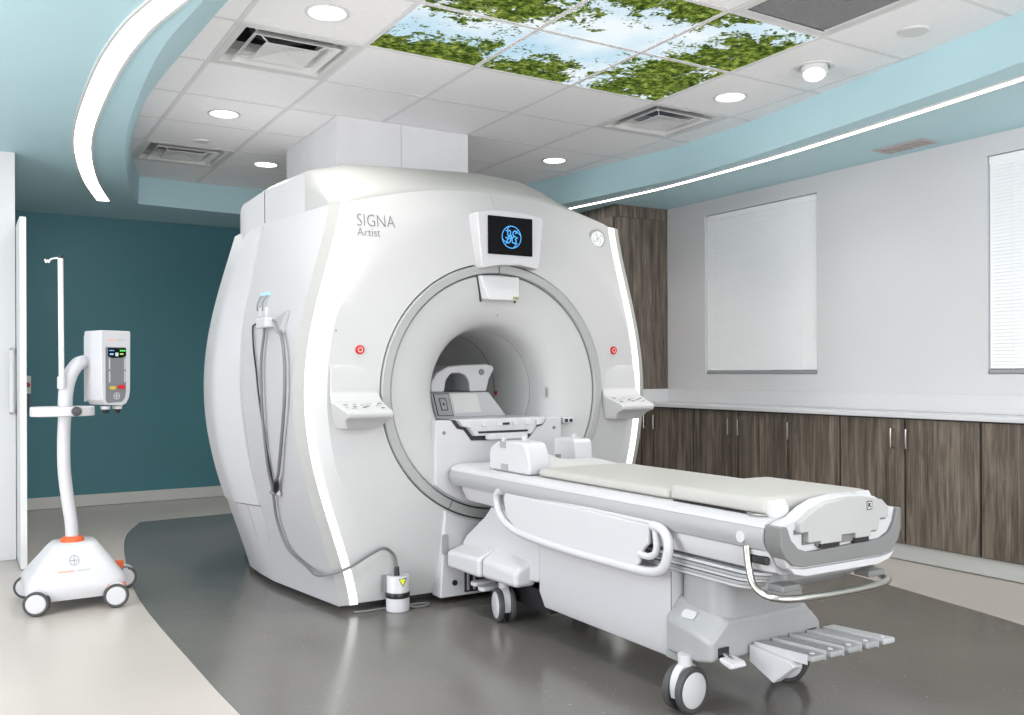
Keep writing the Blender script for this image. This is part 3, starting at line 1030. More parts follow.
# fascia from the top of the face back to the crest
CRX = [-.8825, -.7, -.42, .06, .32, .42, .52, .66, .8825]
CRZ = [2.15, 2.20, 2.219, 2.24, 2.223, 2.19, 2.134, 2.085, 2.02]
us = np.linspace(-1, 1, 61)
rows = []
for k in range(9):
    s = k / 8
    row = []
    for u in us:
        dxf = 0.858 * u
        zf = interp(dxf, [-.858, -.80] + TOPX[1:-1] + [.80, .858], [1.945, 1.952] + TOPZ[1:-1] + [1.952, 1.945])
        yf = YO if abs(dxf) < 0.775 else YO + 0.03 * (abs(dxf) - 0.775) / 0.083
        dxc = 0.8825 * u
        zc_ = interp(dxc, CRX, CRZ)
        y = yf + (4.43 - yf) * s
        z = zf + (zc_ - zf) * math.sin(s * math.pi / 2) ** 0.9
        row.append((GX + dxf + (dxc - dxf) * s, y, z))
    rows.append(row)
full = []
for r in rows:
    l, e = r[0], r[-1]
    full.append([(l[0], l[1], ZT), (l[0], l[1], (ZT + l[2]) / 2)] + r + [(e[0], e[1], (ZT + e[2]) / 2), (e[0], e[1], ZT)])
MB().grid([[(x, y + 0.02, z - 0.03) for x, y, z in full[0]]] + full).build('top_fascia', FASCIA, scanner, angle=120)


def topcover(name, ys, m):
    rows = []
    for y in ys:
        hw = interp(y, [4.43, 4.83, 5.05, 5.2, 5.35, 5.9], [.8825, .968, 1.028, 1.005, .955, .80])
        zb = interp(y, [4.43, 4.83, 5.05, 5.9], [1.94, 1.895, 1.86, 1.85])
        ztl = interp(y, [4.43, 4.83, 5.05, 5.35, 5.9], [2.15, 2.123, 2.075, 2.04, 1.98])
        ztr = interp(y, [4.43, 4.83, 5.05, 5.35, 5.9], [2.02, 2.05, 2.05, 2.03, 1.98])
        f = interp(y, [4.43, 5.05], [0, 1])
        row = [(GX - hw, y, zb), (GX - hw, y, ztl - 0.012), (GX - hw + 0.008, y, ztl - 0.002)]
        for d in np.linspace(-.86, .86, 31):
            zc_ = interp(d, CRX, CRZ)
            zr = 2.2 if abs(d) < 0.62 else 2.2 - (abs(d) - 0.62) / 0.24 * (2.2 - (ztl if d < 0 else ztr))
            row.append((GX + d * hw / 0.8825, y, zc_ * (1 - f) + zr * f))
        row += [(GX + hw - 0.008, y, ztr - 0.002), (GX + hw, y, ztr - 0.012), (GX + hw, y, zb)]
        rows.append(row)
    return MB().grid(rows).build(name, m, scanner, angle=35)


topcover('top_cover', np.linspace(4.4302, 4.828, 6), BAND)
topcover('rear_top_cover', list(np.linspace(4.834, 5.05, 4)) + list(np.linspace(5.15, 5.9, 8)), BAND)

# bore ring in three segments, with dark grooves, inner disc and bore
for a0, a1 in ((90.25, 242.8), (243.2, 296.8), (297.2, 449.75)):
    b0, b1 = math.radians(90 - a1), math.radians(90 - a0)   # lathe angle measured from +z
    g = MB()
    n_ = max(8, int((a1 - a0) / 3))
    rows = []
    for (r, y) in ((0.602, 4.06), (0.602, 4.022), (0.606, 4.017), (0.644, 4.017), (0.648, 4.022), (0.648, 4.06)):
        rows.append([(GX + r * math.cos(math.radians(a0 + (a1 - a0) * k / n_)), y, ZC + r * math.sin(math.radians(a0 + (a1 - a0) * k / n_))) for k in range(n_ + 1)])
    g.grid(rows)
    g.build('bore_ring', RING, scanner)
MB().lathe([(0.58, 4.05), (0.66, 4.05)], (GX, 0, ZC), (0, 1, 0), 96).build('ring_groove', DARKLINE, scanner)
MB().lathe([(0.596, 4.055), (0.596, 4.034), (0.592, 4.030), (0.52, 4.032), (0.45, 4.042), (0.40, 4.058), (0.365, 4.085), (0.343, 4.12), (0.33, 4.17), (0.322, 4.24)], (GX, 0, ZC), (0, 1, 0), 96).build('bore_flare', FACE, scanner)
MB().lathe([(0.322, 4.243), (0.32, 4.30), (0.32, 5.86)], (GX, 0, ZC), (0, 1, 0), 72).build('bore_tube', BOREIN, scanner)
MB().lathe([(0.3195, 4.62), (0.3185, 4.622), (0.3185, 4.628), (0.3195, 4.63)], (GX, 0, ZC), (0, 1, 0), 72).build('bore_seam', MGREY, scanner)


def disc_on(name, m, c, r, t, nrm=(0, -1, 0), parent=scanner, n=28):
    return MB().lathe([(r, -0.002), (r, t * 0.7), (r * 0.93, t), (0.0, t)], c, nrm, n).build(name, m, parent)


# bore interior details: sticker with red dot, small label
for a, y, r_, m_ in ((-4, 4.60, 0.012, RED),):
    c = Vector((GX + 0.317 * math.cos(math.radians(a)), y, ZC + 0.317 * math.sin(math.radians(a))))
    disc_on('bore_marker', m_, c, r_, 0.002, (-math.cos(math.radians(a)), 0, -math.sin(math.radians(a))))
s_ = MB().box(-0.001, 0.001, -0.02, 0.02, -0.028, 0.028)
a = math.radians(-2)
s_.xform(0, lambda v: Vector((GX + 0.3455, 4.115, ZC - 0.012)) + Matrix.Rotation(math.radians(-28), 3, 'Z') @ v)
s_.build('bore_label', LGREY, scanner, bevel=0.0005, seg=1)

# screen bezel
bez = [(-.186, 1.945), (-.19, 1.925), (-.165, 1.675), (-.155, 1.663), (-.06, 1.683), (.06, 1.69), (.165, 1.675), (.178, 1.69), (.205, 1.925), (.2, 1.945), (.06, 1.962), (-.1, 1.96)]
SXC = GX + 0.034
MB().prism([(SXC + a, b) for a, b in bez], 'y', 3.965, 4.085).build('screen_bezel', WHITE, scanner, bevel=0.008, angle=60)
scr = MB().box(SXC - .131, SXC + .131, 3.957, 3.966, 1.737, 1.93).build('screen', SCREENB, scanner, bevel=0.003, seg=2)


def swirl_emblem(c, R, m, parent, ydir=-1, tr=0.05):
    """Round emblem: circle of four hooked arcs around a flowing two-letter script."""
    def P(u, v):
        return (c[0] + u * R, c[1], c[2] + v * R)
    mb = MB()
    mb.tube([P(math.cos(a) * 0.93, math.sin(a) * 0.93) for a in np.linspace(0, 2 * math.pi, 49)[:-1]], R * tr, 6, closed=True)
    for q in range(4):
        a0 = math.radians(45 + q * 90)
        pts = [(0.93, -0.62), (0.86, -0.45), (0.78, -0.28), (0.70, -0.12), (0.74, 0.02), (0.80, 0.0)]
        mb.tube(smooth([P(r * math.cos(a0 + t), r * math.sin(a0 + t)) for r, t in pts], 3), R * tr * 1.1, 6)
    ltr1 = [(-.60, -.02), (-.48, -.10), (-.30, .0), (-.12, .24), (-.10, .46), (-.22, .56), (-.36, .46), (-.38, .24), (-.26, .06), (-.08, .08), (.0, .18), (-.06, -.10), (-.14, -.36), (-.28, -.50), (-.44, -.44), (-.42, -.26), (-.22, -.12), (.06, -.04)]
    ltr2 = [(.40, .30), (.46, .46), (.34, .56), (.18, .46), (.14, .26), (.24, .10), (.42, .06), (.20, .04), (.06, -.14), (.06, -.36), (.20, -.50), (.38, -.46), (.46, -.28), (.36, -.16), (.60, .0)]
    for l in (ltr1, ltr2):
        mb.tube(smooth([P(u, v) for u, v in l], 3), R * tr * 1.25, 6)
    return mb.build('emblem', m, parent)


swirl_emblem((SXC + 0.004, 3.9565, 1.828), 0.060, BLUE_E, scr, tr=0.038)
by = face_y(0.675, 1.882)
bd = disc_on('badge', mat('badge_white', (0.93, 0.93, 0.93), 0.3), (GX + 0.675, by + 0.006, 1.882), 0.043, 0.018)
swirl_emblem((GX + 0.675, by - 0.0125, 1.882), 0.036, mat('badge_print', (0.42, 0.43, 0.44), 0.5), bd, tr=0.035)
MB().lathe([(0.046, 0.0), (0.055, 0.002), (0.056, -0.006)], (GX + 0.675, by - 0.002, 1.882), (0, -1, 0), 32).build('badge_ring', TRIM, scanner)

# lettering
for s, sz, dx, z in (('SIGNA', 0.088, -0.742, 1.844), ('Artist', 0.060, -0.740, 1.795)):
    t_ = text_mb(s, sz)
    wd = max(v[0] for v in t_.v)
    k = (0.190 if s == 'SIGNA' else 0.110) / wd
    t_.v = [(GX + dx + v[0] * k, face_y(dx + v[0] * k, z + v[1]) - 0.002 - v[2], z + v[1]) for v in t_.v]
    t_.build('lettering', mat('print_mid', (0.17, 0.17, 0.18), 0.5), scanner, flat=True)

# red stop buttons
for dx, z in ((-0.7485, 1.251), (0.7485, 1.262)):
    y = face_y(dx, z)
    b = disc_on('stop_button', RED, (GX + dx, y, z), 0.022, 0.009)
    MB().lathe([(0.009, 0.0), (0.0125, 0.0008), (0.009, 0.0009)], (GX + dx, y - 0.0095, z), (0, -1, 0), 20).build('symbol', mat('button_print', (0.85, 0.5, 0.48), 0.4), b)
disc_on('indicator', MGREY, (GX - 0.86, face_y(-0.86, 1.34), 1.34), 0.004, 0.003)

# sensor housing under the screen
MB().hexa([(GX - .122, 4.045, 1.632), (GX + .112, 4.045, 1.632), (GX + .112, 4.0, 1.632), (GX - .122, 4.0, 1.632),
           (GX - .1, 4.045, 1.512), (GX + .09, 4.045, 1.512), (GX + .085, 3.955, 1.505), (GX - .095, 3.955, 1.505)]).build('sensor_housing', WHITE, scanner, bevel=0.008)
MB().prism([(GX - .128, 1.636), (GX - .104, 1.500), (GX - .099, 1.500), (GX - .123, 1.636)], 'y', 4.024, 4.036).build('housing_gap', DARKLINE, scanner)
MB().prism([(GX + .119, 1.636), (GX + .097, 1.500), (GX + .103, 1.500), (GX + .125, 1.636)], 'y', 4.024, 4.036).build('housing_gap', DARKLINE, scanner)
box('sticker', KHAKI, scanner, GX + .045, GX + .078, 3.9535, 3.956, 1.512, 1.526)
sm_ = MB().grid([[(GX + d, face_y(d, z) - 0.0012, z) for d in (.002, .0055)] for z in np.linspace(1.965, 2.07, 8)])
sm_.build('face_seam', MIDPRINT, scanner, solid=0.001)
disc_on('face_dot', MGREY, (GX + 0.0, 4.036, 1.435), 0.004, 0.003)


# side control panels (wedge trays)
for s in (-1, 1):
    def X(d):
        return GX + s * d
    prof = [  # (y, z) silhouette of the wedge
        (4.09, 1.178), (4.046, 1.180), (4.036, 1.15), (4.030, 1.05), (3.998, 1.012), (3.86, 0.968), (3.85, 0.958), (3.855, 0.938), (3.90, 0.922), (3.94, 0.885), (4.09, 0.88)]
    din = [.668, .668, .666, .662, .655, .66, .662, .662, .668, .69, .68]
    dou = [.89, .893, .895, .90, .905, .885, .883, .883, .875, .85, .865]
    rings = []
    ra = [(X(d), y, z) for d, (y, z) in zip(din, prof)]
    rb = [(X(d), y, z) for d, (y, z) in zip(dou, prof)]
    o = MB().loft([ra, rb]).build('control_panel', FACE, scanner, bevel=0.010, angle=25)
    for ci, (u, v) in enumerate(((0.12, .25), (0.2, .5), (0.14, .75), (.36, .3), (.44, .55), (.52, .4), (.52, .68), (.66, .3), (.70, .55), (.76, .74), (.86, .35), (.88, .6))):
        d = .66 + (.89 - .66) * u
        y = 3.985 - (3.985 - 3.87) * v
        z = 1.012 - (3.995 - y) / 0.135 * 0.044 + 0.0008
        q = MB()
        if ci % 3 == 2:
            q.lathe([(0.0, 0.002), (0.008, 0.002), (0.009, 0.0), (0.009, -0.002)], (X(d), y, z), (0, 0, 1), 14)
        else:
            q.box(X(d) - 0.010, X(d) + 0.010, y - 0.0045, y + 0.0045, z - 0.002, z + 0.0018)
        q.build('button', MIDPRINT if ci % 2 else MGREY, o)
    MB().box(min(X(.68), X(.875)), max(X(.68), X(.875)), 3.8515, 3.8535, 0.941, 0.945).build('panel_seam', LGREY, o)

# docking pedestal at the bottom of the bore
_pa = [(.588 * math.sin(t), ZC - .588 * math.cos(t)) for t in np.linspace(.685, -.685, 17)]
ped = [(-.372, .905), (-.285, .905), (-.25, .862), (-.215, .857), (-.17, .80), (.17, .80), (.215, .857), (.25, .862), (.285, .905), (.372, .905)] + _pa
MB().prism([(GX + a, b) for a, b in ped], 'y', 4.006, 4.12).build('dock_pedestal', WHITE, scanner, bevel=0.006, angle=25)
MB().prism([(GX + a, b) for a, b in [(-.283, .9045), (-.248, .864), (-.212, .859), (-.165, .8), (.165, .8), (.212, .859), (.248, .864), (.283, .9045)]], 'y', 4.012, 4.10).build('dock_gap', DARKLINE, scanner)
MB().prism([(GX + a, b) for a, b in [(-.262, .908), (-.234, .874), (-.20, .868), (-.165, .825), (.165, .825), (.20, .868), (.234, .874), (.262, .908)]], 'y', 3.975, 4.3).build('dock_insert', WHITE, scanner, bevel=0.004, angle=25)
box('dock_slot', BLACK, scanner, GX - .15, GX + .14, 3.970, 3.976, .838, .848)
MB().prism([(GX + a, b) for a, b in rrect(-.11, .12, .806, .836, .008)], 'y', 3.94, 3.975).build('dock_latch', WHITE, scanner, bevel=0.003, angle=50)
for d in (-.20, -.12, -.03, .06, .14, .2):
    box('dock_peg', WHITE, scanner, GX + d - .012, GX + d + .012, 3.955, 3.985, .872, .897, bevel=0.003)
box('dock_catch', BLACK, scanner, GX - .02, GX + .02, 3.952, 3.9555, .877, .889)
for d, z in ((-.325, .845), (.325, .85)):
    disc_on('dock_screw', MGREY, (GX + d, 4.006, z), 0.009, 0.004)
box('port_block', WHITE, scanner, GX + .385, GX + .45, 4.0, 4.04, .87, .90, bevel=0.003)
for d in (.40, .43):
    box('port', BLACK, scanner, GX + d - .009, GX + d + .009, 3.996, 4.0, .876, .893)
# cradle rails running through the bore
bd_ = MB().prism([(GX + a, b) for a, b in [(-.30, .90), (-.285, .86), (.285, .86), (.30, .90)]], 'y', 4.302, 5.8)
bd_.build('bore_bridge', WHITE, scanner, bevel=0.003)
# lower centre cover below the ring
MB().prism([(GX - .345, .03)] + [(GX + .662 * math.sin(t), ZC - .662 * math.cos(t)) for t in np.linspace(-.50, .50, 15)] + [(GX + .345, .03)], 'y', 4.015, 4.11).build('lower_centre_cover', WHITE, scanner, bevel=0.008)
MB().prism([(a, b) for a, b in rrect(GX - .335, GX - .30, .245, .345, .012)], 'y', 4.009, 4.016).build('finger_recess', LGREY, scanner)
disc_on('lock_knob', BLACK, (GX - .265, 4.015, .10), 0.014, 0.008)
box('dock_cavity', BLACK, scanner, GX - .215, GX + .215, 3.996, 4.0055, .05, .17)
for d in (-.2, -.165):
    box('cavity_rib', LGREY, scanner, GX + d - .006, GX + d + .006, 3.99, 3.996, .06, .16)

# cable bracket on the side panel


def side_x(y, z):
    return GX - half_w(y, z)


br = MB()
br.box(side_x(4.48, 1.385) - 0.055, side_x(4.48, 1.385) + 0.004, 4.40, 4.56, 1.365, 1.415)
o = br.build('cable_bracket', WHITE, scanner, bevel=0.008)
MB().hexa([(side_x(4.29, 1.33), 4.29, 1.33), (side_x(4.29, 1.33) - 0.035, 4.30, 1.33), (side_x(4.29, 1.33) - 0.02, 4.40, 1.36), (side_x(4.4, 1.33) + .004, 4.40, 1.33),
           (side_x(4.29, 1.43) + .004, 4.28, 1.445), (side_x(4.29, 1.43) - 0.012, 4.285, 1.445), (side_x(4.4, 1.40) - 0.03, 4.40, 1.40), (side_x(4.4, 1.40) + .004, 4.40, 1.40)]).build('bracket_wing', LGREY, o, bevel=0.003)
for yy in (4.575, 4.64):
    box('lead_clip', mat('pale_blue_clip', (0.35, 0.62, 0.72), 0.5), o, side_x(yy, 1.545) - 0.016, side_x(yy, 1.545) + 0.003, yy - 0.014, yy + 0.014, 1.535, 1.552, bevel=0.002)
    box('lead_plate', WHITE, o, side_x(yy, 1.47) - 0.012, side_x(yy, 1.47) + 0.004, yy - 0.02, yy + 0.02, 1.425, 1.475, bevel=0.003)
    MB().tube(smooth([(side_x(yy, 1.535) - 0.012, yy, 1.535), (side_x(yy, 1.5) - 0.02, yy + 0.012, 1.50), (side_x(yy, 1.46) - 0.02, yy - 0.004, 1.46)], 4), 0.004, 6).build('sensor_lead', MGREY, o)


# hanging cable loop and canister
def on_side(pts, gap):
    return [(side_x(y, z) - gap, y, z) for y, z in pts]


cab = thing('gating_cable', 'grey cable looped over the bracket on the scanner side, running to the canister', 'cable', (1.37, 4.54, 0.54))
MB().tube(smooth(on_side([(4.52, 1.39), (4.502, 1.34), (4.503, 1.21), (4.49, 1.05), (4.495, .91), (4.532, .69), (4.54, .56)], .02), 6), 0.0072, 8).build('cable_loop', mat('cable_grey', (0.15, 0.15, 0.15), 0.45), cab)
MB().tube(smooth(on_side([(4.41, 1.405), (4.35, 1.38), (4.255, 1.30), (4.185, 1.17), (4.19, .97), (4.37, .68), (4.44, .615)], .025), 6), 0.0085, 8).build('cable_loop', MATS['cable_grey'], cab)
MB().tube(smooth(on_side([(4.56, 1.40), (4.66, 1.39), (4.679, 1.37), (4.64, 1.27), (4.587, 1.159), (4.547, 1.008), (4.525, .733), (4.545, .56)], .012), 6), 0.0048, 8).build('black_lead', BLACK, cab)
MB().tube(smooth(on_side([(4.44, .615), (4.47, .58), (4.49, .55)], .025), 3), [0.011] * 2 + [0.016] * 3 + [0.012] * 2, 10).build('plug', BLACK, cab)
MB().tube(on_side([(4.57, .542), (4.52, .54), (4.47, .545)], .02), 0.011, 8).build('clip', mat('clip_steel', (0.7, 0.7, 0.7), 0.25, metal=0.9), cab)
tail = on_side([(4.545, .56), (4.557, .516), (4.593, .393), (4.545, .255), (4.37, .192)], .02) + [(1.452, 4.16, .185), (1.543, 4.05, .225), (1.655, 4.03, .284), (1.73, 4.035, .305), (1.785, 4.045, .265), (1.80, 4.045, .205)]
MB().tube(smooth(tail, 6), 0.0072, 8).build('cable_tail', MATS['cable_grey'], cab)

can = thing('canister', 'white cylindrical canister with black band and yellow warning triangle on the floor', 'canister', (1.80, 4.035, 0))
cc = (1.80, 4.035, 0)
MB().lathe([(0.0, 0.0), (0.052, 0.0), (0.056, 0.004), (0.056, 0.168), (0.053, 0.172), (0.040, 0.172), (0.038, 0.166), (0.0, 0.166)], cc, (0, 0, 1), 36).build('body', WHITE, can)
MB().lathe([(0.0575, 0.066), (0.0585, 0.068), (0.0585, 0.091), (0.0575, 0.093)], cc, (0, 0, 1), 36).build('band', BLACK, can)
MB().cyl((1.80, 4.045, .166), (1.80, 4.045, .208), 0.014, 0.011, 16).build('connector', BLACK, can)
ang = math.atan2(-4.045, -1.80) + 0.45
for nm, m_, s_w, zt, zb, rr in (('warning_triangle', BLACK, .021, .162, .122, .0565), ('warning_fill', YELLOW, .0165, .159, .128, .0570)):
    rows = []
    for k in range(6):
        f = k / 5
        z = zt + (zb - zt) * f
        hw_ = s_w * (1 - f) + 0.0003
        rows.append([(cc[0] + rr * math.cos(ang + u * hw_ / .056), cc[1] + rr * math.sin(ang + u * hw_ / .056), z) for u in (-1, -.6, -.2, .2, .6, 1)])
    MB().grid(rows).build(nm, m_, can, solid=0.0004)
box('mount', MGREY, can, 1.735, 1.746, 4.04, 4.07, 0.09, 0.17, bevel=0.002)
tag(MB().tube(smooth([(1.862, 4.035, 0.012), (1.90, 4.02, 0.006), (1.95, 4.03, 0.006), (1.975, 4.06, 0.006), (1.94, 4.075, 0.006), (1.86, 4.085, 0.006), (1.66, 4.08, 0.006), (1.60, 4.09, 0.006)], 5), 0.005, 6).build('floor_cable', MGREY, None), 'thin dark cable lying along the foot of the scanner front', 'cable')

# ------------------------------------------------------------------ head coil inside the bore
hc = thing('head_coil', 'white bridge-shaped head coil standing inside the scanner bore', 'head coil', (GX, 4.5, 0.90))
arch = [(-.19, 1.036), (-.19, 1.09), (-.155, 1.14), (-.09, 1.176), (0, 1.184), (.15, 1.19), (.195, 1.18), (.203, 1.16), (.17, 1.105), (.152, 1.036), (.045, 1.036), (.042, 1.09), (.02, 1.125), (-.02, 1.14), (-.07, 1.135), (-.10, 1.10), (-.11, 1.036)]
MB().prism([(GX + a, b) for a, b in arch], 'y', 4.42, 4.60).build('arch', WHITE, hc, bevel=0.012, angle=25)
MB().hexa([(GX - .2, 4.33, .902), (GX + .23, 4.33, .902), (GX + .2, 4.75, .902), (GX - .2, 4.75, .902),
           (GX - .2, 4.40, 1.034), (GX + .155, 4.40, 1.034), (GX + .155, 4.75, 1.034), (GX - .2, 4.75, 1.034)]).build('base', WHITE, hc, bevel=0.008)


def slope_pt(dx, z, off):
    f = (z - .902) / (1.034 - .902)
    return (GX + dx, 4.33 + 0.07 * f - off, z)


def slope_plate(name, m, x0, x1, z0, z1, o0, o1):
    pts = [slope_pt(x0, z0, o0), slope_pt(x1, z0, o0), slope_pt(x1, z1, o0), slope_pt(x0, z1, o0)]
    pts2 = [slope_pt(x0, z0, o1), slope_pt(x1, z0, o1), slope_pt(x1, z1, o1), slope_pt(x0, z1, o1)]
    return MB().hexa(pts + pts2).build(name, m, hc, bevel=0.002, seg=1)


slope_plate('panel_outline', BLACK, -.195, -.098, .91, 1.03, -.002, .003)
pp = slope_plate('port_panel', LGREY, -.190, -.103, .914, 1.026, .0, .006)
slope_plate('port_rim', BLACK, -.168, -.125, .94, 1.005, .004, .0075)
slope_plate('port_face', LGREY, -.163, -.130, .944, 1.001, .005, .0085)
slope_plate('port_key', BLACK, -.152, -.141, .966, .980, .006, .010)
slope_plate('front_recess', mat('recess_shade', (0.62, 0.62, 0.61), 0.4), -.085, .075, .925, 1.028, -.01, .002)
MB().lathe([(0.0, 0.004), (0.016, 0.004), (0.018, 0.0), (0.018, -0.004)], (GX + .12, 4.4195, 1.145), (0, -1, 0.1), 18).build('eyelet', MGREY, hc)

# ------------------------------------------------------------------ detachable patient table
TXC = GX
table = thing('patient_table', 'white wheeled patient table docked to the scanner with long cushions', 'patient table', (TXC, 2.95, 0))


def sect(y, pts):
    return [(TXC + a, y, b) for a, b in pts]


def mirror(half):
    return half + [(-a, b) for a, b in reversed(half)]


def ysweep(name, m, half, ys, shrink=None, bevel=0.0, angle=40, cap=True):
    """half: right-hand half profile bottom to top; swept along y with an inset per station."""
    rings = []
    for k, y in enumerate(ys):
        s = shrink[k] if shrink else 0.0
        rings.append(sect(y, mirror([(max(0.0, a - s), b) for a, b in half])))
    return MB().loft(rings, cap=cap).build(name, m, table, bevel=bevel, angle=angle)


# side rails (grey), deck edge (white), tray below
ysweep('side_rail', RAILG, [(.255, .592), (.272, .596), (.287, .625), (.287, .648), (.280, .664)], [4.0, 3.993, 3.975, 3.93, 1.965], [.02, -.01, -.028, -.036, 0])
ysweep('deck', WHITE, [(.27, .6645), (.279, .665), (.276, .676), (.255, .688), (.235, .692)], [4.003, 3.995, 3.975, 3.93, 1.965], [.02, -.01, -.028, -.036, 0])
ysweep('under_tray', WHITE, [(.215, .515), (.238, .525), (.262, .575), (.262, .5915)], [3.97, 3.93, 3.87, 2.0, 1.965], [.03, -.005, -.02, 0, .01])
for s in (-1, 1):
    for y in (3.48, 2.56):
        box('rail_joint', MGREY, table, *sorted((TXC + s * .2865, TXC + s * .2885)), y - .006, y + .006, .603, .66)
    for y in (3.40, 2.50):
        box('rail_latch', BLACK, table, *sorted((TXC + s * .262, TXC + s * .272)), y - .008, y + .008, .562, .59, bevel=0.002)
    box('tray_slot', BLACK, table, *sorted((TXC + s * .2665, TXC + s * .250)), 1.967, 2.045, .548, .576, bevel=0.008)
    MB().lathe([(0.0, .003), (.018, .003), (.019, 0), (.019, -.004)], (TXC + s * .2875, 2.055, .628), (s, 0, 0), 24).build('rail_button', WHITE, table)


# cushions
def cushion(name, y0, y1, hw, z0, z1, r=.02, lift=None):
    ys = [y0, y0 + .004, y0 + .014, y0 + .03] + list(np.linspace(y0 + .08, y1 - .08, 8)) + [y1 - .03, y1 - .014, y1 - .004, y1]
    ins = [.03, .012, .003, 0] + [0] * 8 + [0, .003, .012, .03]
    drop = [.016, .007, .0018, 0] + [0] * 8 + [0, .0018, .007, .016]
    rings = []
    for y, i_, d in zip(ys, ins, drop):
        l = lift(y) if lift else 0
        zt = z1 - d + l
        half = [(hw - .016 - i_, z0), (hw - .003 - i_, z0 + .004), (hw - i_, z0 + .012), (hw - i_ - .002, zt - .012), (hw - .009 - i_, zt - .004), (hw - .025 - i_, zt - .0005), (hw * .5, zt), (0.02, zt + .001)]
        rings.append(sect(y, mirror(half)))
    return MB().loft(rings).build(name, PAD, table, angle=60)


cushion('cushion', 2.452, 3.30, .238, .694, .730)['label'] = 'long flat white cushion toward the scanner'
cushion('cushion', 1.985, 2.446, .242, .697, .748)['label'] = 'thicker short cushion at the foot end'
for s in (-1, 1):
    box('cushion_strap', BLACK, table, *sorted((TXC + s * .232, TXC + s * .2425)), 2.08, 2.42, .6925, .6965)
    MB().tube(smooth([(TXC + s * .235, 2.08, .697), (TXC + s * .252, 2.05, .697), (TXC + s * .252, 2.02, .697), (TXC + s * .235, 1.99, .697)], 4), .004, 8).build('strap_loop', STEEL, table)

# foot end cap
YF = 1.90
fe = [(-.268, .61), (-.235, .548), (-.18, .522), (.18, .522), (.235, .548), (.268, .61), (.272, .69), (.262, .694), (.245, .694), (.215, .714), (.17, .735), (.09, .75), (0, .752), (-.09, .742), (-.15, .722), (-.20, .694), (-.25, .684), (-.272, .674)]
MB().prism([(TXC + a, b) for a, b in fe], 'y', YF + .012, 1.962).build('foot_cap', WHITE, table, bevel=0.006, angle=50)
band_o = [(-.281, .677), (-.281, .62), (-.262, .585), (-.225, .556), (-.18, .548), (.18, .548), (.23, .556), (.265, .588), (.281, .625), (.281, .693)]
band_i = [(.262, .693), (.250, .650), (.225, .618), (.18, .600), (-.16, .592), (-.205, .606), (-.236, .636), (-.248, .665), (-.255, .677)]
MB().prism([(TXC + a, b) for a, b in band_o + band_i], 'y', YF - .002, YF + .064).build('foot_band', MGREY, table, bevel=0.004, angle=50)
MB().prism([(TXC + a, b) for a, b in [(-.245, .553), (-.22, .53), (-.17, .519), (.17, .519), (.225, .532), (.25, .556), (.225, .5475), (.18, .5415), (-.18, .5415), (-.222, .548)]], 'y', YF, YF + .02).build('foot_lip', WHITE, table, bevel=0.003, angle=50)
hb = [(-.205, .685), (-.205, .655), (-.17, .655), (-.17, .622), (-.115, .622), (-.115, .612), (-.02, .612), (-.02, .632), (.045, .632), (.045, .615), (.12, .615), (.12, .632), (.155, .632), (.165, .668), (.205, .668), (.208, .70), (.175, .728), (.10, .742), (.0, .745), (-.09, .735), (-.15, .715)]
hbo = MB().prism([(TXC + a, b) for a, b in hb], 'y', YF - .010, YF + .016).build('foot_panel', mat('foot_panel_white', (0.38, 0.38, 0.375), 0.5), table, bevel=0.003, angle=50)
MB().prism([(TXC + a, b) for a, b in [(-.212, .662), (-.212, .648), (-.177, .648), (-.177, .614), (-.12, .614), (-.12, .604), (.127, .606), (.127, .624), (.162, .624), (.172, .66), (.21, .66), (.21, .668)] + [(.165, .668), (.155, .632), (.12, .632), (-.17, .622), (-.17, .655), (-.205, .655)]], 'y', YF + .004, YF + .0125).build('panel_gap', MGREY, table)
for x0, x1 in ((-.11, -.022), (.048, .118)):
    box('grip_slot', BLACK, table, TXC + x0, TXC + x1, YF - .004, YF + .013, .598, .614, bevel=0.002)
ic = box('pictogram', BLACK, hbo, TXC + .098, TXC + .124, YF - .0108, YF - .0098, .700, .728)
box('pictogram_face', WHITE, hbo, TXC + .101, TXC + .121, YF - .0112, YF - .0106, .703, .725)
MB().prism([(TXC + .104, .707), (TXC + .108, .707), (TXC + .109, .713), (TXC + .117, .706), (TXC + .119, .709), (TXC + .112, .716), (TXC + .117, .721), (TXC + .104, .722)], 'y', YF - .0116, YF - .0111).build('pictogram_figure', BLACK, hbo)
for s in (-1, 1):
    MB().prism([(1.965, .690), (2.01, .690), (2.02, .735), (1.985, .745), (1.97, .72)], 'x', TXC + s * .20 - .035, TXC + s * .20 + .035).build('corner_stop', WHITE, table, bevel=0.006)

# steel bumper bar at the foot
bar = [(TXC - .272, 2.045, .60), (TXC - .275, 2.035, .545), (TXC - .277, 2.015, .49), (TXC - .272, 1.975, .462), (TXC - .25, 1.925, .456), (TXC - .16, 1.895, .455), (TXC, 1.885, .455), (TXC + .16, 1.895, .455), (TXC + .25, 1.925, .456), (TXC + .272, 1.975, .462), (TXC + .277, 2.015, .49), (TXC + .275, 2.035, .545), (TXC + .272, 2.045, .60)]
MB().tube(smooth(bar, 6), .0115, 12).build('bumper_bar', STEEL, table)
for s in (-1, 1):
    MB().box(*sorted((TXC + s * .16, TXC + s * .24)), 1.93, 1.99, .47, .49).build('bar_bracket', MGREY, table, bevel=0.004)
MB().prism([(1.97, .515), (2.3, .515), (2.3, .44), (2.06, .44), (1.975, .49)], 'x', TXC - .18, TXC + .18).build('foot_underside', LGREY, table, bevel=0.01)

# bellows under the tray
for k in range(5):
    zz0 = .448 + k * .0125
    hw = .232 + .006 * (k % 2) + k * .002
    pts = rrect(-hw, hw, 2.06 - k * .01, 3.5, .09, 6)
    MB().prism([(TXC + a, b) for a, b in pts], 'z', zz0, zz0 + .0105).build('bellows_fold', LGREY if k % 2 else WHITE, table, bevel=0.003, seg=2)

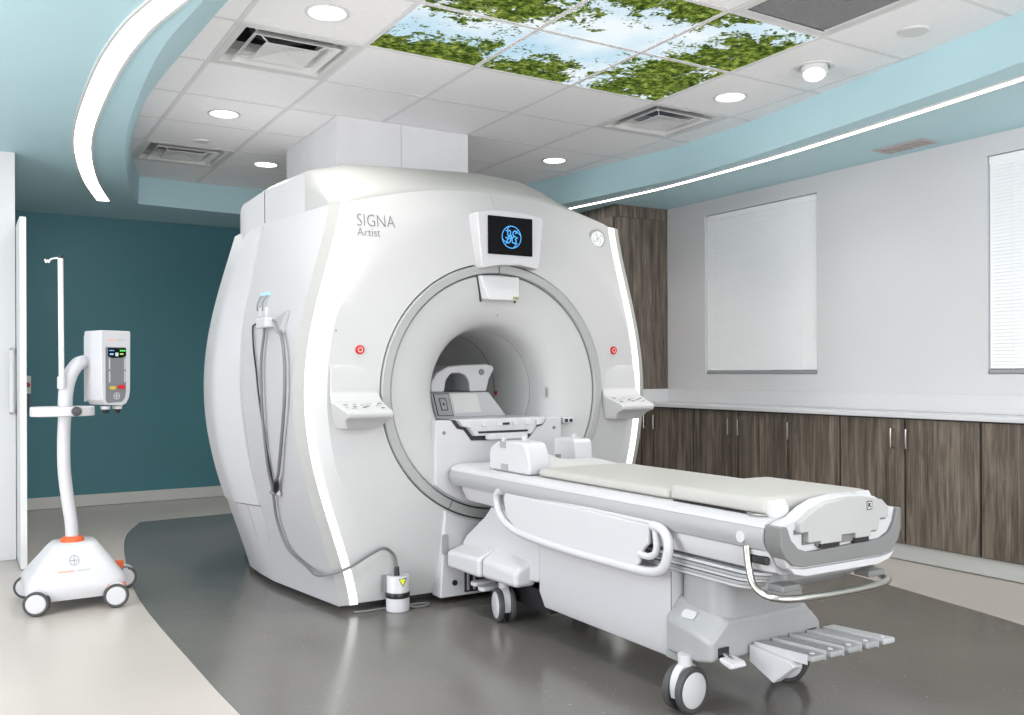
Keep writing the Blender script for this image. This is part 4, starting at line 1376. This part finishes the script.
# centre skirt
sk = [(-.215, .13), (.215, .13), (.243, .205), (.243, .4475), (-.243, .4475), (-.243, .205)]
MB().prism([(TXC + a, b) for a, b in sk], 'y', 2.43, 3.28).build('skirt', WHITE, table, bevel=0.008)
for s in (-1, 1):
    box('skirt_seam', MGREY, table, *sorted((TXC + s * .2425, TXC + s * .2438)), 2.428, 2.432, .22, .445)
    MB().prism([(2.395, .135), (2.47, .138), (2.47, .165), (2.40, .165)], 'x', *sorted((TXC + s * .20, TXC + s * .236))).build('skirt_foot', LGREY, table, bevel=0.004)

# head-end cowl and caster covers
cw = [(3.285, .4475), (3.30, .515), (3.70, .515), (3.76, .46), (3.95, .34), (3.98, .305), (3.98, .20), (3.93, .185), (3.30, .235), (3.285, .25)]
MB().prism(cw, 'x', TXC - .238, TXC + .238).build('head_cowl', WHITE, table, bevel=0.012)
for s in (-1, 1):
    a, b = sorted((TXC + s * .20, TXC + s * .312))
    MB().loft([[(a, 3.36, .205), (b, 3.36, .205), (b, 3.36, .275), (a, 3.36, .335)] if s > 0 else [(a, 3.36, .205), (b, 3.36, .205), (b, 3.36, .335), (a, 3.36, .275)],
               [(a, 3.66, .195), (b, 3.66, .195), (b, 3.66, .285), (a, 3.66, .35)] if s > 0 else [(a, 3.66, .195), (b, 3.66, .195), (b, 3.66, .35), (a, 3.66, .285)]]).build('caster_cover', WHITE, table, bevel=0.022, seg=4)
    c0_, c1_ = sorted((TXC + s * .18, TXC + s * .325))
    MB().loft([[(c0_, 3.663, .195), (c1_, 3.663, .195), (c1_, 3.663, .285), (c0_, 3.663, .35)] if s > 0 else [(c0_, 3.663, .195), (c1_, 3.663, .195), (c1_, 3.663, .35), (c0_, 3.663, .285)],
               [(c0_, 3.985, .19), (c1_, 3.985, .19), (c1_, 3.985, .27), (c0_, 3.985, .31)] if s > 0 else [(c0_, 3.985, .19), (c1_, 3.985, .19), (c1_, 3.985, .31), (c0_, 3.985, .27)]]).build('dock_cover', WHITE, table, bevel=0.018, seg=4)
    for k in range(2):
        y0_ = 3.80 - k * .07
        MB().prism(rrect(*sorted((TXC + s * .10, TXC + s * .285)), y0_ - .026, y0_ + .026, .02, 4), 'z', .128 - k * .01, .148 - k * .01).build('dock_pedal', WHITE, table, bevel=0.005)
box('under_frame', BLACK, table, TXC - .17, TXC + .17, 3.30, 3.90, .09, .18)

# foot-end base cowl
MB().loft([[(TXC - .262, 2.44, .17), (TXC + .262, 2.44, .17), (TXC + .262, 2.44, .29), (TXC + .205, 2.44, .36), (TXC - .205, 2.44, .36), (TXC - .262, 2.44, .29)],
           [(TXC - .275, 2.27, .175), (TXC + .275, 2.27, .175), (TXC + .275, 2.27, .265), (TXC + .20, 2.27, .345), (TXC - .20, 2.27, .345), (TXC - .275, 2.27, .265)],
           [(TXC - .262, 2.21, .185), (TXC + .262, 2.21, .185), (TXC + .262, 2.21, .25), (TXC + .19, 2.21, .315), (TXC - .19, 2.21, .315), (TXC - .262, 2.21, .25)]]).build('foot_cowl', LGREY, table, bevel=0.014)
MB().prism([(TXC + a, b) for a, b in rrect(-.215, .215, 2.215, 2.44, .07, 6)], 'z', .31, .447).build('column_cover', LGREY, table, bevel=0.01)
s_ = MB().prism(rrect(-.032, .032, -.016, .016, .012, 4), 'z', -.001, .001)
s_.xform(0, lambda v: Vector((TXC - .2385, 2.345, .3145)) + Matrix.Rotation(math.radians(-48), 3, 'Y') @ Matrix.Rotation(math.radians(90), 3, 'Z') @ v)
s_.build('cowl_label', WHITE, table)
for s in (-1, 1):
    box('pedal_port', BLACK, table, *sorted((TXC + s * .19, TXC + s * .235)), 2.205, 2.214, .20, .232)
    MB().cyl((TXC + s * .215, 2.21, .213), (TXC + s * .215, 2.165, .20), .008, n=10).build('pedal_arm', STEEL, table)
    MB().prism([(2.195, .208), (2.195, .194), (2.145, .180), (2.13, .188), (2.14, .203)], 'x', TXC + s * .215 - .032, TXC + s * .215 + .032).build('brake_pedal', WHITE, table, bevel=0.006)
# five grey foot pedals in a row
MB().prism([(2.205, .225), (2.205, .17), (2.10, .125), (2.01, .20), (2.03, .214)], 'x', TXC - .10, TXC - .06).build('pedal_bracket', WHITE, table, bevel=0.004)
for k in range(5):
    x_ = TXC - .048 + k * .0865
    p = MB().hexa([(x_ - .031, 2.21, .212), (x_ + .031, 2.21, .212), (x_ + .031, 2.21, .230), (x_ - .031, 2.21, .230),
                   (x_ - .031, 1.955, .226), (x_ + .031, 1.955, .226), (x_ + .031, 1.955, .246), (x_ - .031, 1.955, .246)]).build('foot_pedal', LGREY if k != 4 else mat('pedal_grey', (0.40, 0.41, 0.42), 0.4), table, bevel=0.007)
    MB().hexa([(x_ - .0345, 2.20, .206), (x_ - .0312, 2.20, .206), (x_ - .0312, 2.20, .234), (x_ - .0345, 2.20, .234), (x_ - .0345, 1.975, .216), (x_ - .0312, 1.975, .216), (x_ - .0312, 1.975, .247), (x_ - .0345, 1.975, .247)]).build('pedal_edge', WHITE, p)
    MB().lathe([(0.0, .0015), (.009, .0015), (.0095, -.001)], (x_, 1.985, .2455), (0, 0, 1), 14).build('pedal_dot', WHITE, p)


# casters
def caster(parent, x, y, ax, r=.077, top=.2, gap=.016, wdt=.024, fork=WHITE, hub=WHITE):
    a = Vector(ax).normalized()
    c = Vector((x, y, r))
    fwd = Vector((-a.y, a.x, 0))
    q = MB()
    q.cyl((x, y, r * 1.35), (x, y, top), .022, .026, 16)
    b = q.mark()
    # rounded fork cover between the wheels
    prof = [(r * .80 * math.cos(t), r * .98 * math.sin(t) + 0.01) for t in np.linspace(-.5, math.pi + .5, 18)]
    ring0 = [c + fwd * u + Vector((0, 0, v)) - a * (gap * .92) for u, v in prof]
    ring1 = [c + fwd * u + Vector((0, 0, v)) + a * (gap * .92) for u, v in prof]
    q.loft([ring0, ring1])
    cs = q.build('caster', fork, parent)
    for s in (-1, 1):
        MB().lathe([(r * .6, gap), (r * .93, gap), (r, gap + .005), (r, gap + wdt - .005), (r * .93, gap + wdt), (r * .78, gap + wdt)], c, a * s, 36).build('tyre', RUBBER, cs)
        MB().lathe([(0.0, gap + wdt + .003), (r * .70, gap + wdt + .003), (r * .80, gap + wdt - .002)], c, a * s, 36).build('hub_cover', hub, cs)
    return cs


caster(table, 2.135, 3.60, (1, -.25, 0))
caster(table, 2.59, 3.60, (1, -.15, 0))
caster(table, 2.088, 2.325, (-.12, 1, 0), top=.19)
caster(table, 2.62, 2.36, (.8, .5, 0), top=.19)

# handrails
for s in (-1, 1):
    def H(y, z, o=0.0):
        return (TXC + s * (.302 + o), y, z)
    loop = [H(3.49, .617), H(3.525, .60), H(3.53, .56), H(3.50, .505), H(3.43, .47), H(3.30, .448), H(3.0, .436), H(2.70, .436), H(2.50, .440), H(2.415, .46), H(2.382, .51), H(2.378, .565), H(2.41, .600), H(2.46, .607)]
    hr = MB().tube(smooth(loop, 6), .0175, 12).build('handrail', WHITE, table)
    MB().tube(smooth([H(2.53, .497), H(2.48, .495), H(2.445, .512), H(2.436, .545), H(2.445, .60)], 5), .013, 10).build('rail_hook', WHITE, hr)
    pan = [(3.45, .610), (3.465, .58), (3.45, .53), (3.41, .488), (3.32, .448), (3.0, .434), (2.60, .434), (2.545, .445), (2.525, .47), (2.52, .495), (2.50, .52), (2.475, .54), (2.47, .607), (2.9, .612)]
    MB().prism(pan, 'x', *sorted((TXC + s * .292, TXC + s * .309))).build('rail_panel', WHITE, hr, bevel=0.006)
    MB().prism([(3.49, .628), (3.50, .612), (2.44, .606), (2.44, .620)], 'x', *sorted((TXC + s * .289, TXC + s * .304))).build('rail_top', WHITE, hr, bevel=0.005)
    for y in (3.30, 2.62):
        box('rail_mount', WHITE, hr, *sorted((TXC + s * .245, TXC + s * .293)), y - .03, y + .03, .53, .58, bevel=0.005)

# ------------------------------------------------------------------ coil base lying on the table head
cbm = thing('coil_base', 'white open cradle of a head coil base on the table end', 'coil cradle', (TXC, 3.5, 0.692))
# left cheek
MB().prism([(3.33, .694), (3.67, .694), (3.675, .77), (3.66, .80), (3.60, .828), (3.40, .838), (3.36, .83), (3.335, .79), (3.32, .74)], 'x', TXC - .262, TXC - .15).build('cheek', WHITE, cbm, bevel=0.014, angle=30)
MB().prism([(3.60, .694), (3.79, .694), (3.79, .806), (3.78, .816), (3.625, .816), (3.612, .80)], 'x', TXC + .18, TXC + .283).build('cheek', WHITE, cbm, bevel=0.008, angle=30)
box('cradle_floor', WHITE, cbm, TXC - .149, TXC + .26, 3.34, 3.598, .694, .7152, bevel=0.004)
rows = []
for y, zt in ((3.335, .7155), (3.38, .735), (3.43, .765), (3.49, .797), (3.54, .812), (3.595, .81)):
    rows.append([(TXC + d, y, .7155 + (zt - .7155) * (0.12 + 0.88 * max(0.0, min(1.0, (.13 - d) / .26)) ** 1.6)) for d in np.linspace(-.148, .255, 14)])
rows = [[(x, y, .7155) for x, y, z in rows[0]]] + rows + [[(x, y + .003, .7155) for x, y, z in rows[-1]]]
MB().grid(rows).build('neck_rest', mat('coil_shade', (0.52, 0.52, 0.51), 0.45), cbm, angle=60)
for (x, y, z) in ((-.205, 3.63, .826), (-.205, 3.45, .845), (.24, 3.70, .822), (-.10, 3.655, .80)):
    box('coil_peg', WHITE, cbm, TXC + x - .010, TXC + x + .010, y - .010, y + .010, z - .02, z + .014, bevel=0.004)
box('cheek_notch', LGREY, cbm, TXC - .264, TXC - .2605, 3.52, 3.57, .80, .83)
box('cheek_notch', LGREY, cbm, TXC - .264, TXC - .2605, 3.50, 3.56, .70, .73)
for x, y, z in ((-.09, 3.47, .76), (.0, 3.50, .752)):
    MB().box(TXC + x - .012, TXC + x + .012, y - .02, y - .004, z - .008, z + .012).build('slot_clip', MGREY, cbm, bevel=0.003)

# ------------------------------------------------------------------ contrast injector on its trolley
inj = thing('contrast_injector', 'white contrast injector on a wheeled trolley with orange collar and drip pole', 'injector', (0.48, 5.07, 0))


def rr3(x0, x1, y0, y1, r, z):
    return [(a, b, z) for a, b in rrect(x0, x1, y0, y1, r, 4)]


MB().loft([rr3(.275, .70, 4.86, 5.28, .05, .055), rr3(.262, .712, 4.845, 5.295, .06, .10), rr3(.27, .705, 4.855, 5.285, .06, .145), rr3(.375, .605, 4.96, 5.18, .05, .285), rr3(.395, .585, 4.98, 5.16, .05, .305)]).build('trolley_base', WHITE, inj, angle=50)
MB().loft([[(.60, 5.15, .06), (.74, 5.22, .06), (.72, 5.30, .06), (.55, 5.28, .06)], [(.60, 5.15, .17), (.74, 5.22, .13), (.72, 5.30, .13), (.55, 5.28, .24)]]).build('rear_leg', WHITE, inj, bevel=0.015)
box('leg_trim', ORANGE, inj, .683, .742, 5.195, 5.22, .115, .155, bevel=0.004)
MB().prism([(.60, .045), (.62, .11), (.70, .113), (.70, .098), (.64, .094), (.625, .04)], 'y', 4.835, 4.856).build('leg_trim', ORANGE, inj, bevel=0.003)
MB().lathe([(.030, .0), (.056, .0), (.052, .016), (.040, .026), (.030, .028)], (.482, 5.06, .303), (0, 0, 1), 28).build('collar', ORANGE, inj)
MB().tube(smooth([(.482, 5.06, .31), (.478, 5.06, .40), (.462, 5.06, .52), (.448, 5.06, .66), (.446, 5.06, .80), (.452, 5.06, .96), (.458, 5.06, 1.06), (.478, 5.06, 1.14), (.51, 5.075, 1.19), (.53, 5.10, 1.20), (.548, 5.125, 1.205)], 6), [.030] * 30 + [.034] * 31, 18).build('column', WHITE, inj)
emb = MB()
emb.tube([(.478 + .021 * math.cos(a), 4.958 - .0, .232 + .021 * math.sin(a)) for a in np.linspace(0, 2 * math.pi, 25)[:-1]], .0012, 5, closed=True)
emb.box(.460, .496, 4.957, 4.959, .231, .2335).box(.4768, .4792, 4.957, 4.959, .214, .250)
# follow the sloping front of the base
emb.xform(0, lambda v: Vector((v.x, 4.855 + (v.z - .145) / .14 * .105 - .002, v.z)))
emb.build('base_emblem', MGREY, inj)
for x0, x1, m_ in ((.405, .475, REDPRINT), (.485, .545, MIDPRINT)):
    q = MB().box(x0, x1, 0, .001, .184, .190)
    q.xform(0, lambda v: Vector((v.x, 4.855 + (v.z - .145) / .14 * .105 - .001 - v.y, v.z)))
    q.build('base_print', m_, inj)
caster(inj, .655, 4.83, (.12, 1, 0), r=.058, top=.10, gap=.008, wdt=.014)
caster(inj, .755, 5.24, (.1, 1, 0), r=.058, top=.11, gap=.008, wdt=.014)
caster(inj, .31, 4.85, (.3, 1, 0), r=.058, top=.10, gap=.008, wdt=.014)
caster(inj, .29, 5.27, (.3, 1, 0), r=.058, top=.10, gap=.008, wdt=.014)

# drip pole with hook
MB().cyl((.434, 5.02, 1.10), (.431, 5.02, 1.715), .0125, n=16).build('drip_pole', STEEL if False else mat('pole_satin', (0.80, 0.78, 0.76), 0.3, metal=0.25), inj)
MB().cyl((.431, 5.02, 1.7155), (.431, 5.02, 1.73), .0115, n=14).build('pole_cap', BLACK, inj)
MB().tube(smooth([(.430, 5.02, 1.718), (.40, 5.02, 1.713), (.385, 5.02, 1.706), (.38, 5.02, 1.693), (.374, 5.02, 1.703), (.368, 5.02, 1.692), (.362, 5.02, 1.708)], 4), .004, 8).build('pole_hook', VENTW, inj)
MB().cyl((.434, 5.02, 1.07), (.434, 5.02, 1.13), .02, n=16).build('pole_clamp', WHITE, inj)
# oval push handle
loop = []
for a in np.linspace(0, 2 * math.pi, 37)[:-1]:
    cx_ = math.copysign(abs(math.cos(a)) ** .75, math.cos(a))
    sy_ = math.copysign(abs(math.sin(a)) ** .75, math.sin(a))
    loop.append((.440 + .135 * cx_, 5.04 + .075 * sy_, .957))
rings = []
lv = [Vector(p) for p in loop]
for i, p in enumerate(lv):
    t_ = (lv[(i + 1) % 36] - lv[i - 1]).normalized()
    nn = Vector((t_.y, -t_.x, 0))
    rings.append([p + nn * .011 + Vector((0, 0, -.024)), p + nn * .011 + Vector((0, 0, .024)), p - nn * .011 + Vector((0, 0, .024)), p - nn * .011 + Vector((0, 0, -.024))])
rings.append(rings[0])
MB().loft(rings, cap=False).build('push_handle', WHITE, inj, bevel=0.006)
MB().lathe([(0.0, .03), (.022, .028), (.025, .01), (.014, .0), (.0, .0)], (.495, 4.962, .958), (0, -1, 0), 10).build('clamp_knob', BLACK, inj, flat=True)

# injector head, turned toward the right
HM = Matrix.Translation((.655, 5.075, 0)) @ Matrix.Rotation(math.radians(24), 4, 'Z')


def head(name, m, parent=inj, bevel=0.0, build=None, **k):
    build.xform(0, lambda v: HM @ v)
    return build.build(name, m, parent, bevel=bevel, **k)


hp = [(-.076, 1.362), (-.08, 1.355), (-.079, 1.06), (-.072, 1.01), (-.05, .985), (.03, .98), (.055, .99), (.072, 1.02), (.078, 1.06), (.081, 1.355), (.077, 1.362)]
ho = head('head', WHITE, build=MB().prism(hp, 'y', -.07, .085), bevel=0.012, angle=30)
head('head_back', WHITE, parent=ho, build=MB().box(-.072, -.05, .086, .105, 1.00, 1.34), bevel=0.004)
head('keypad', MIDPRINT if False else mat('keypad_grey', (0.16, 0.165, 0.18), 0.4), parent=ho, build=MB().prism([(-.058, 1.278), (.05, 1.278), (.052, 1.06), (.046, 1.02), (.03, 1.0), (-.045, .995), (-.058, 1.005)], 'y', -.0735, -.070))
head('display', SCREENB, parent=ho, build=MB().prism([(-.047, 1.274), (.053, 1.274), (.053, 1.235), (.03, 1.225), (-.025, 1.222), (-.047, 1.232)], 'y', -.0745, -.0735))
for u in (-.038, -.028, -.018):
    head('led', LEDB_E, parent=ho, build=MB().box(u - .003, u + .003, -.0755, -.0746, 1.258, 1.263))
for u in (.022, .033, .044):
    head('led', LEDG_E, parent=ho, build=MB().box(u - .004, u + .004, -.0755, -.0746, 1.257, 1.264))
head('led', LEDB_E, parent=ho, build=MB().box(-.037, -.018, -.0755, -.0746, 1.238, 1.246))
head('led', emit('led_lime', (.5, .75, .15), .8), parent=ho, build=MB().box(.018, .037, -.0755, -.0746, 1.24, 1.247))
head('led', LEDW_E, parent=ho, build=MB().box(-.007, .009, -.0755, -.0746, 1.232, 1.25))
for u in (-.043, .041):
    for zz in (1.165, 1.10):
        head('key_bar', mat('key_pale', (.42, .47, .46), .5), parent=ho, build=MB().box(u, u + .008, -.0745, -.0736, zz, zz + .056))
head('stop_key', RED, parent=ho, build=MB().prism(rrect(.006, .045, 1.065, 1.086, .009, 4), 'y', -.077, -.0736))
head('start_key', mat('amber_key', (.55, .38, .06), .4), parent=ho, build=MB().prism(rrect(-.04, -.005, 1.062, 1.080, .008, 4), 'y', -.077, -.0736))
q = MB().tube([(.0 + .016 * math.cos(a), -.0742, 1.03 + .016 * math.sin(a)) for a in np.linspace(0, 2 * math.pi, 25)[:-1]], .0012, 5, closed=True)
q.box(-.013, .013, -.0748, -.0737, 1.029, 1.0312).box(-.0012, .0012, -.0748, -.0737, 1.017, 1.043)
head('head_emblem', VENTW, parent=ho, build=q)
for x0, x1, m_ in ((-.045, .002, REDPRINT), (.006, .048, MIDPRINT)):
    head('head_print', m_, parent=ho, build=MB().box(x0, x1, -.0712, -.0702, 1.312, 1.317))
for u in (-.035, .03):
    head('syringe_collar', WHITE, parent=ho, build=MB().cyl((u, -.03, .978), (u, -.03, .962), .024, .022, 18))
    head('syringe_knob', BLACK, parent=ho, build=MB().cyl((u, -.03, .9615), (u, -.03, .942), .018, .013, 18))
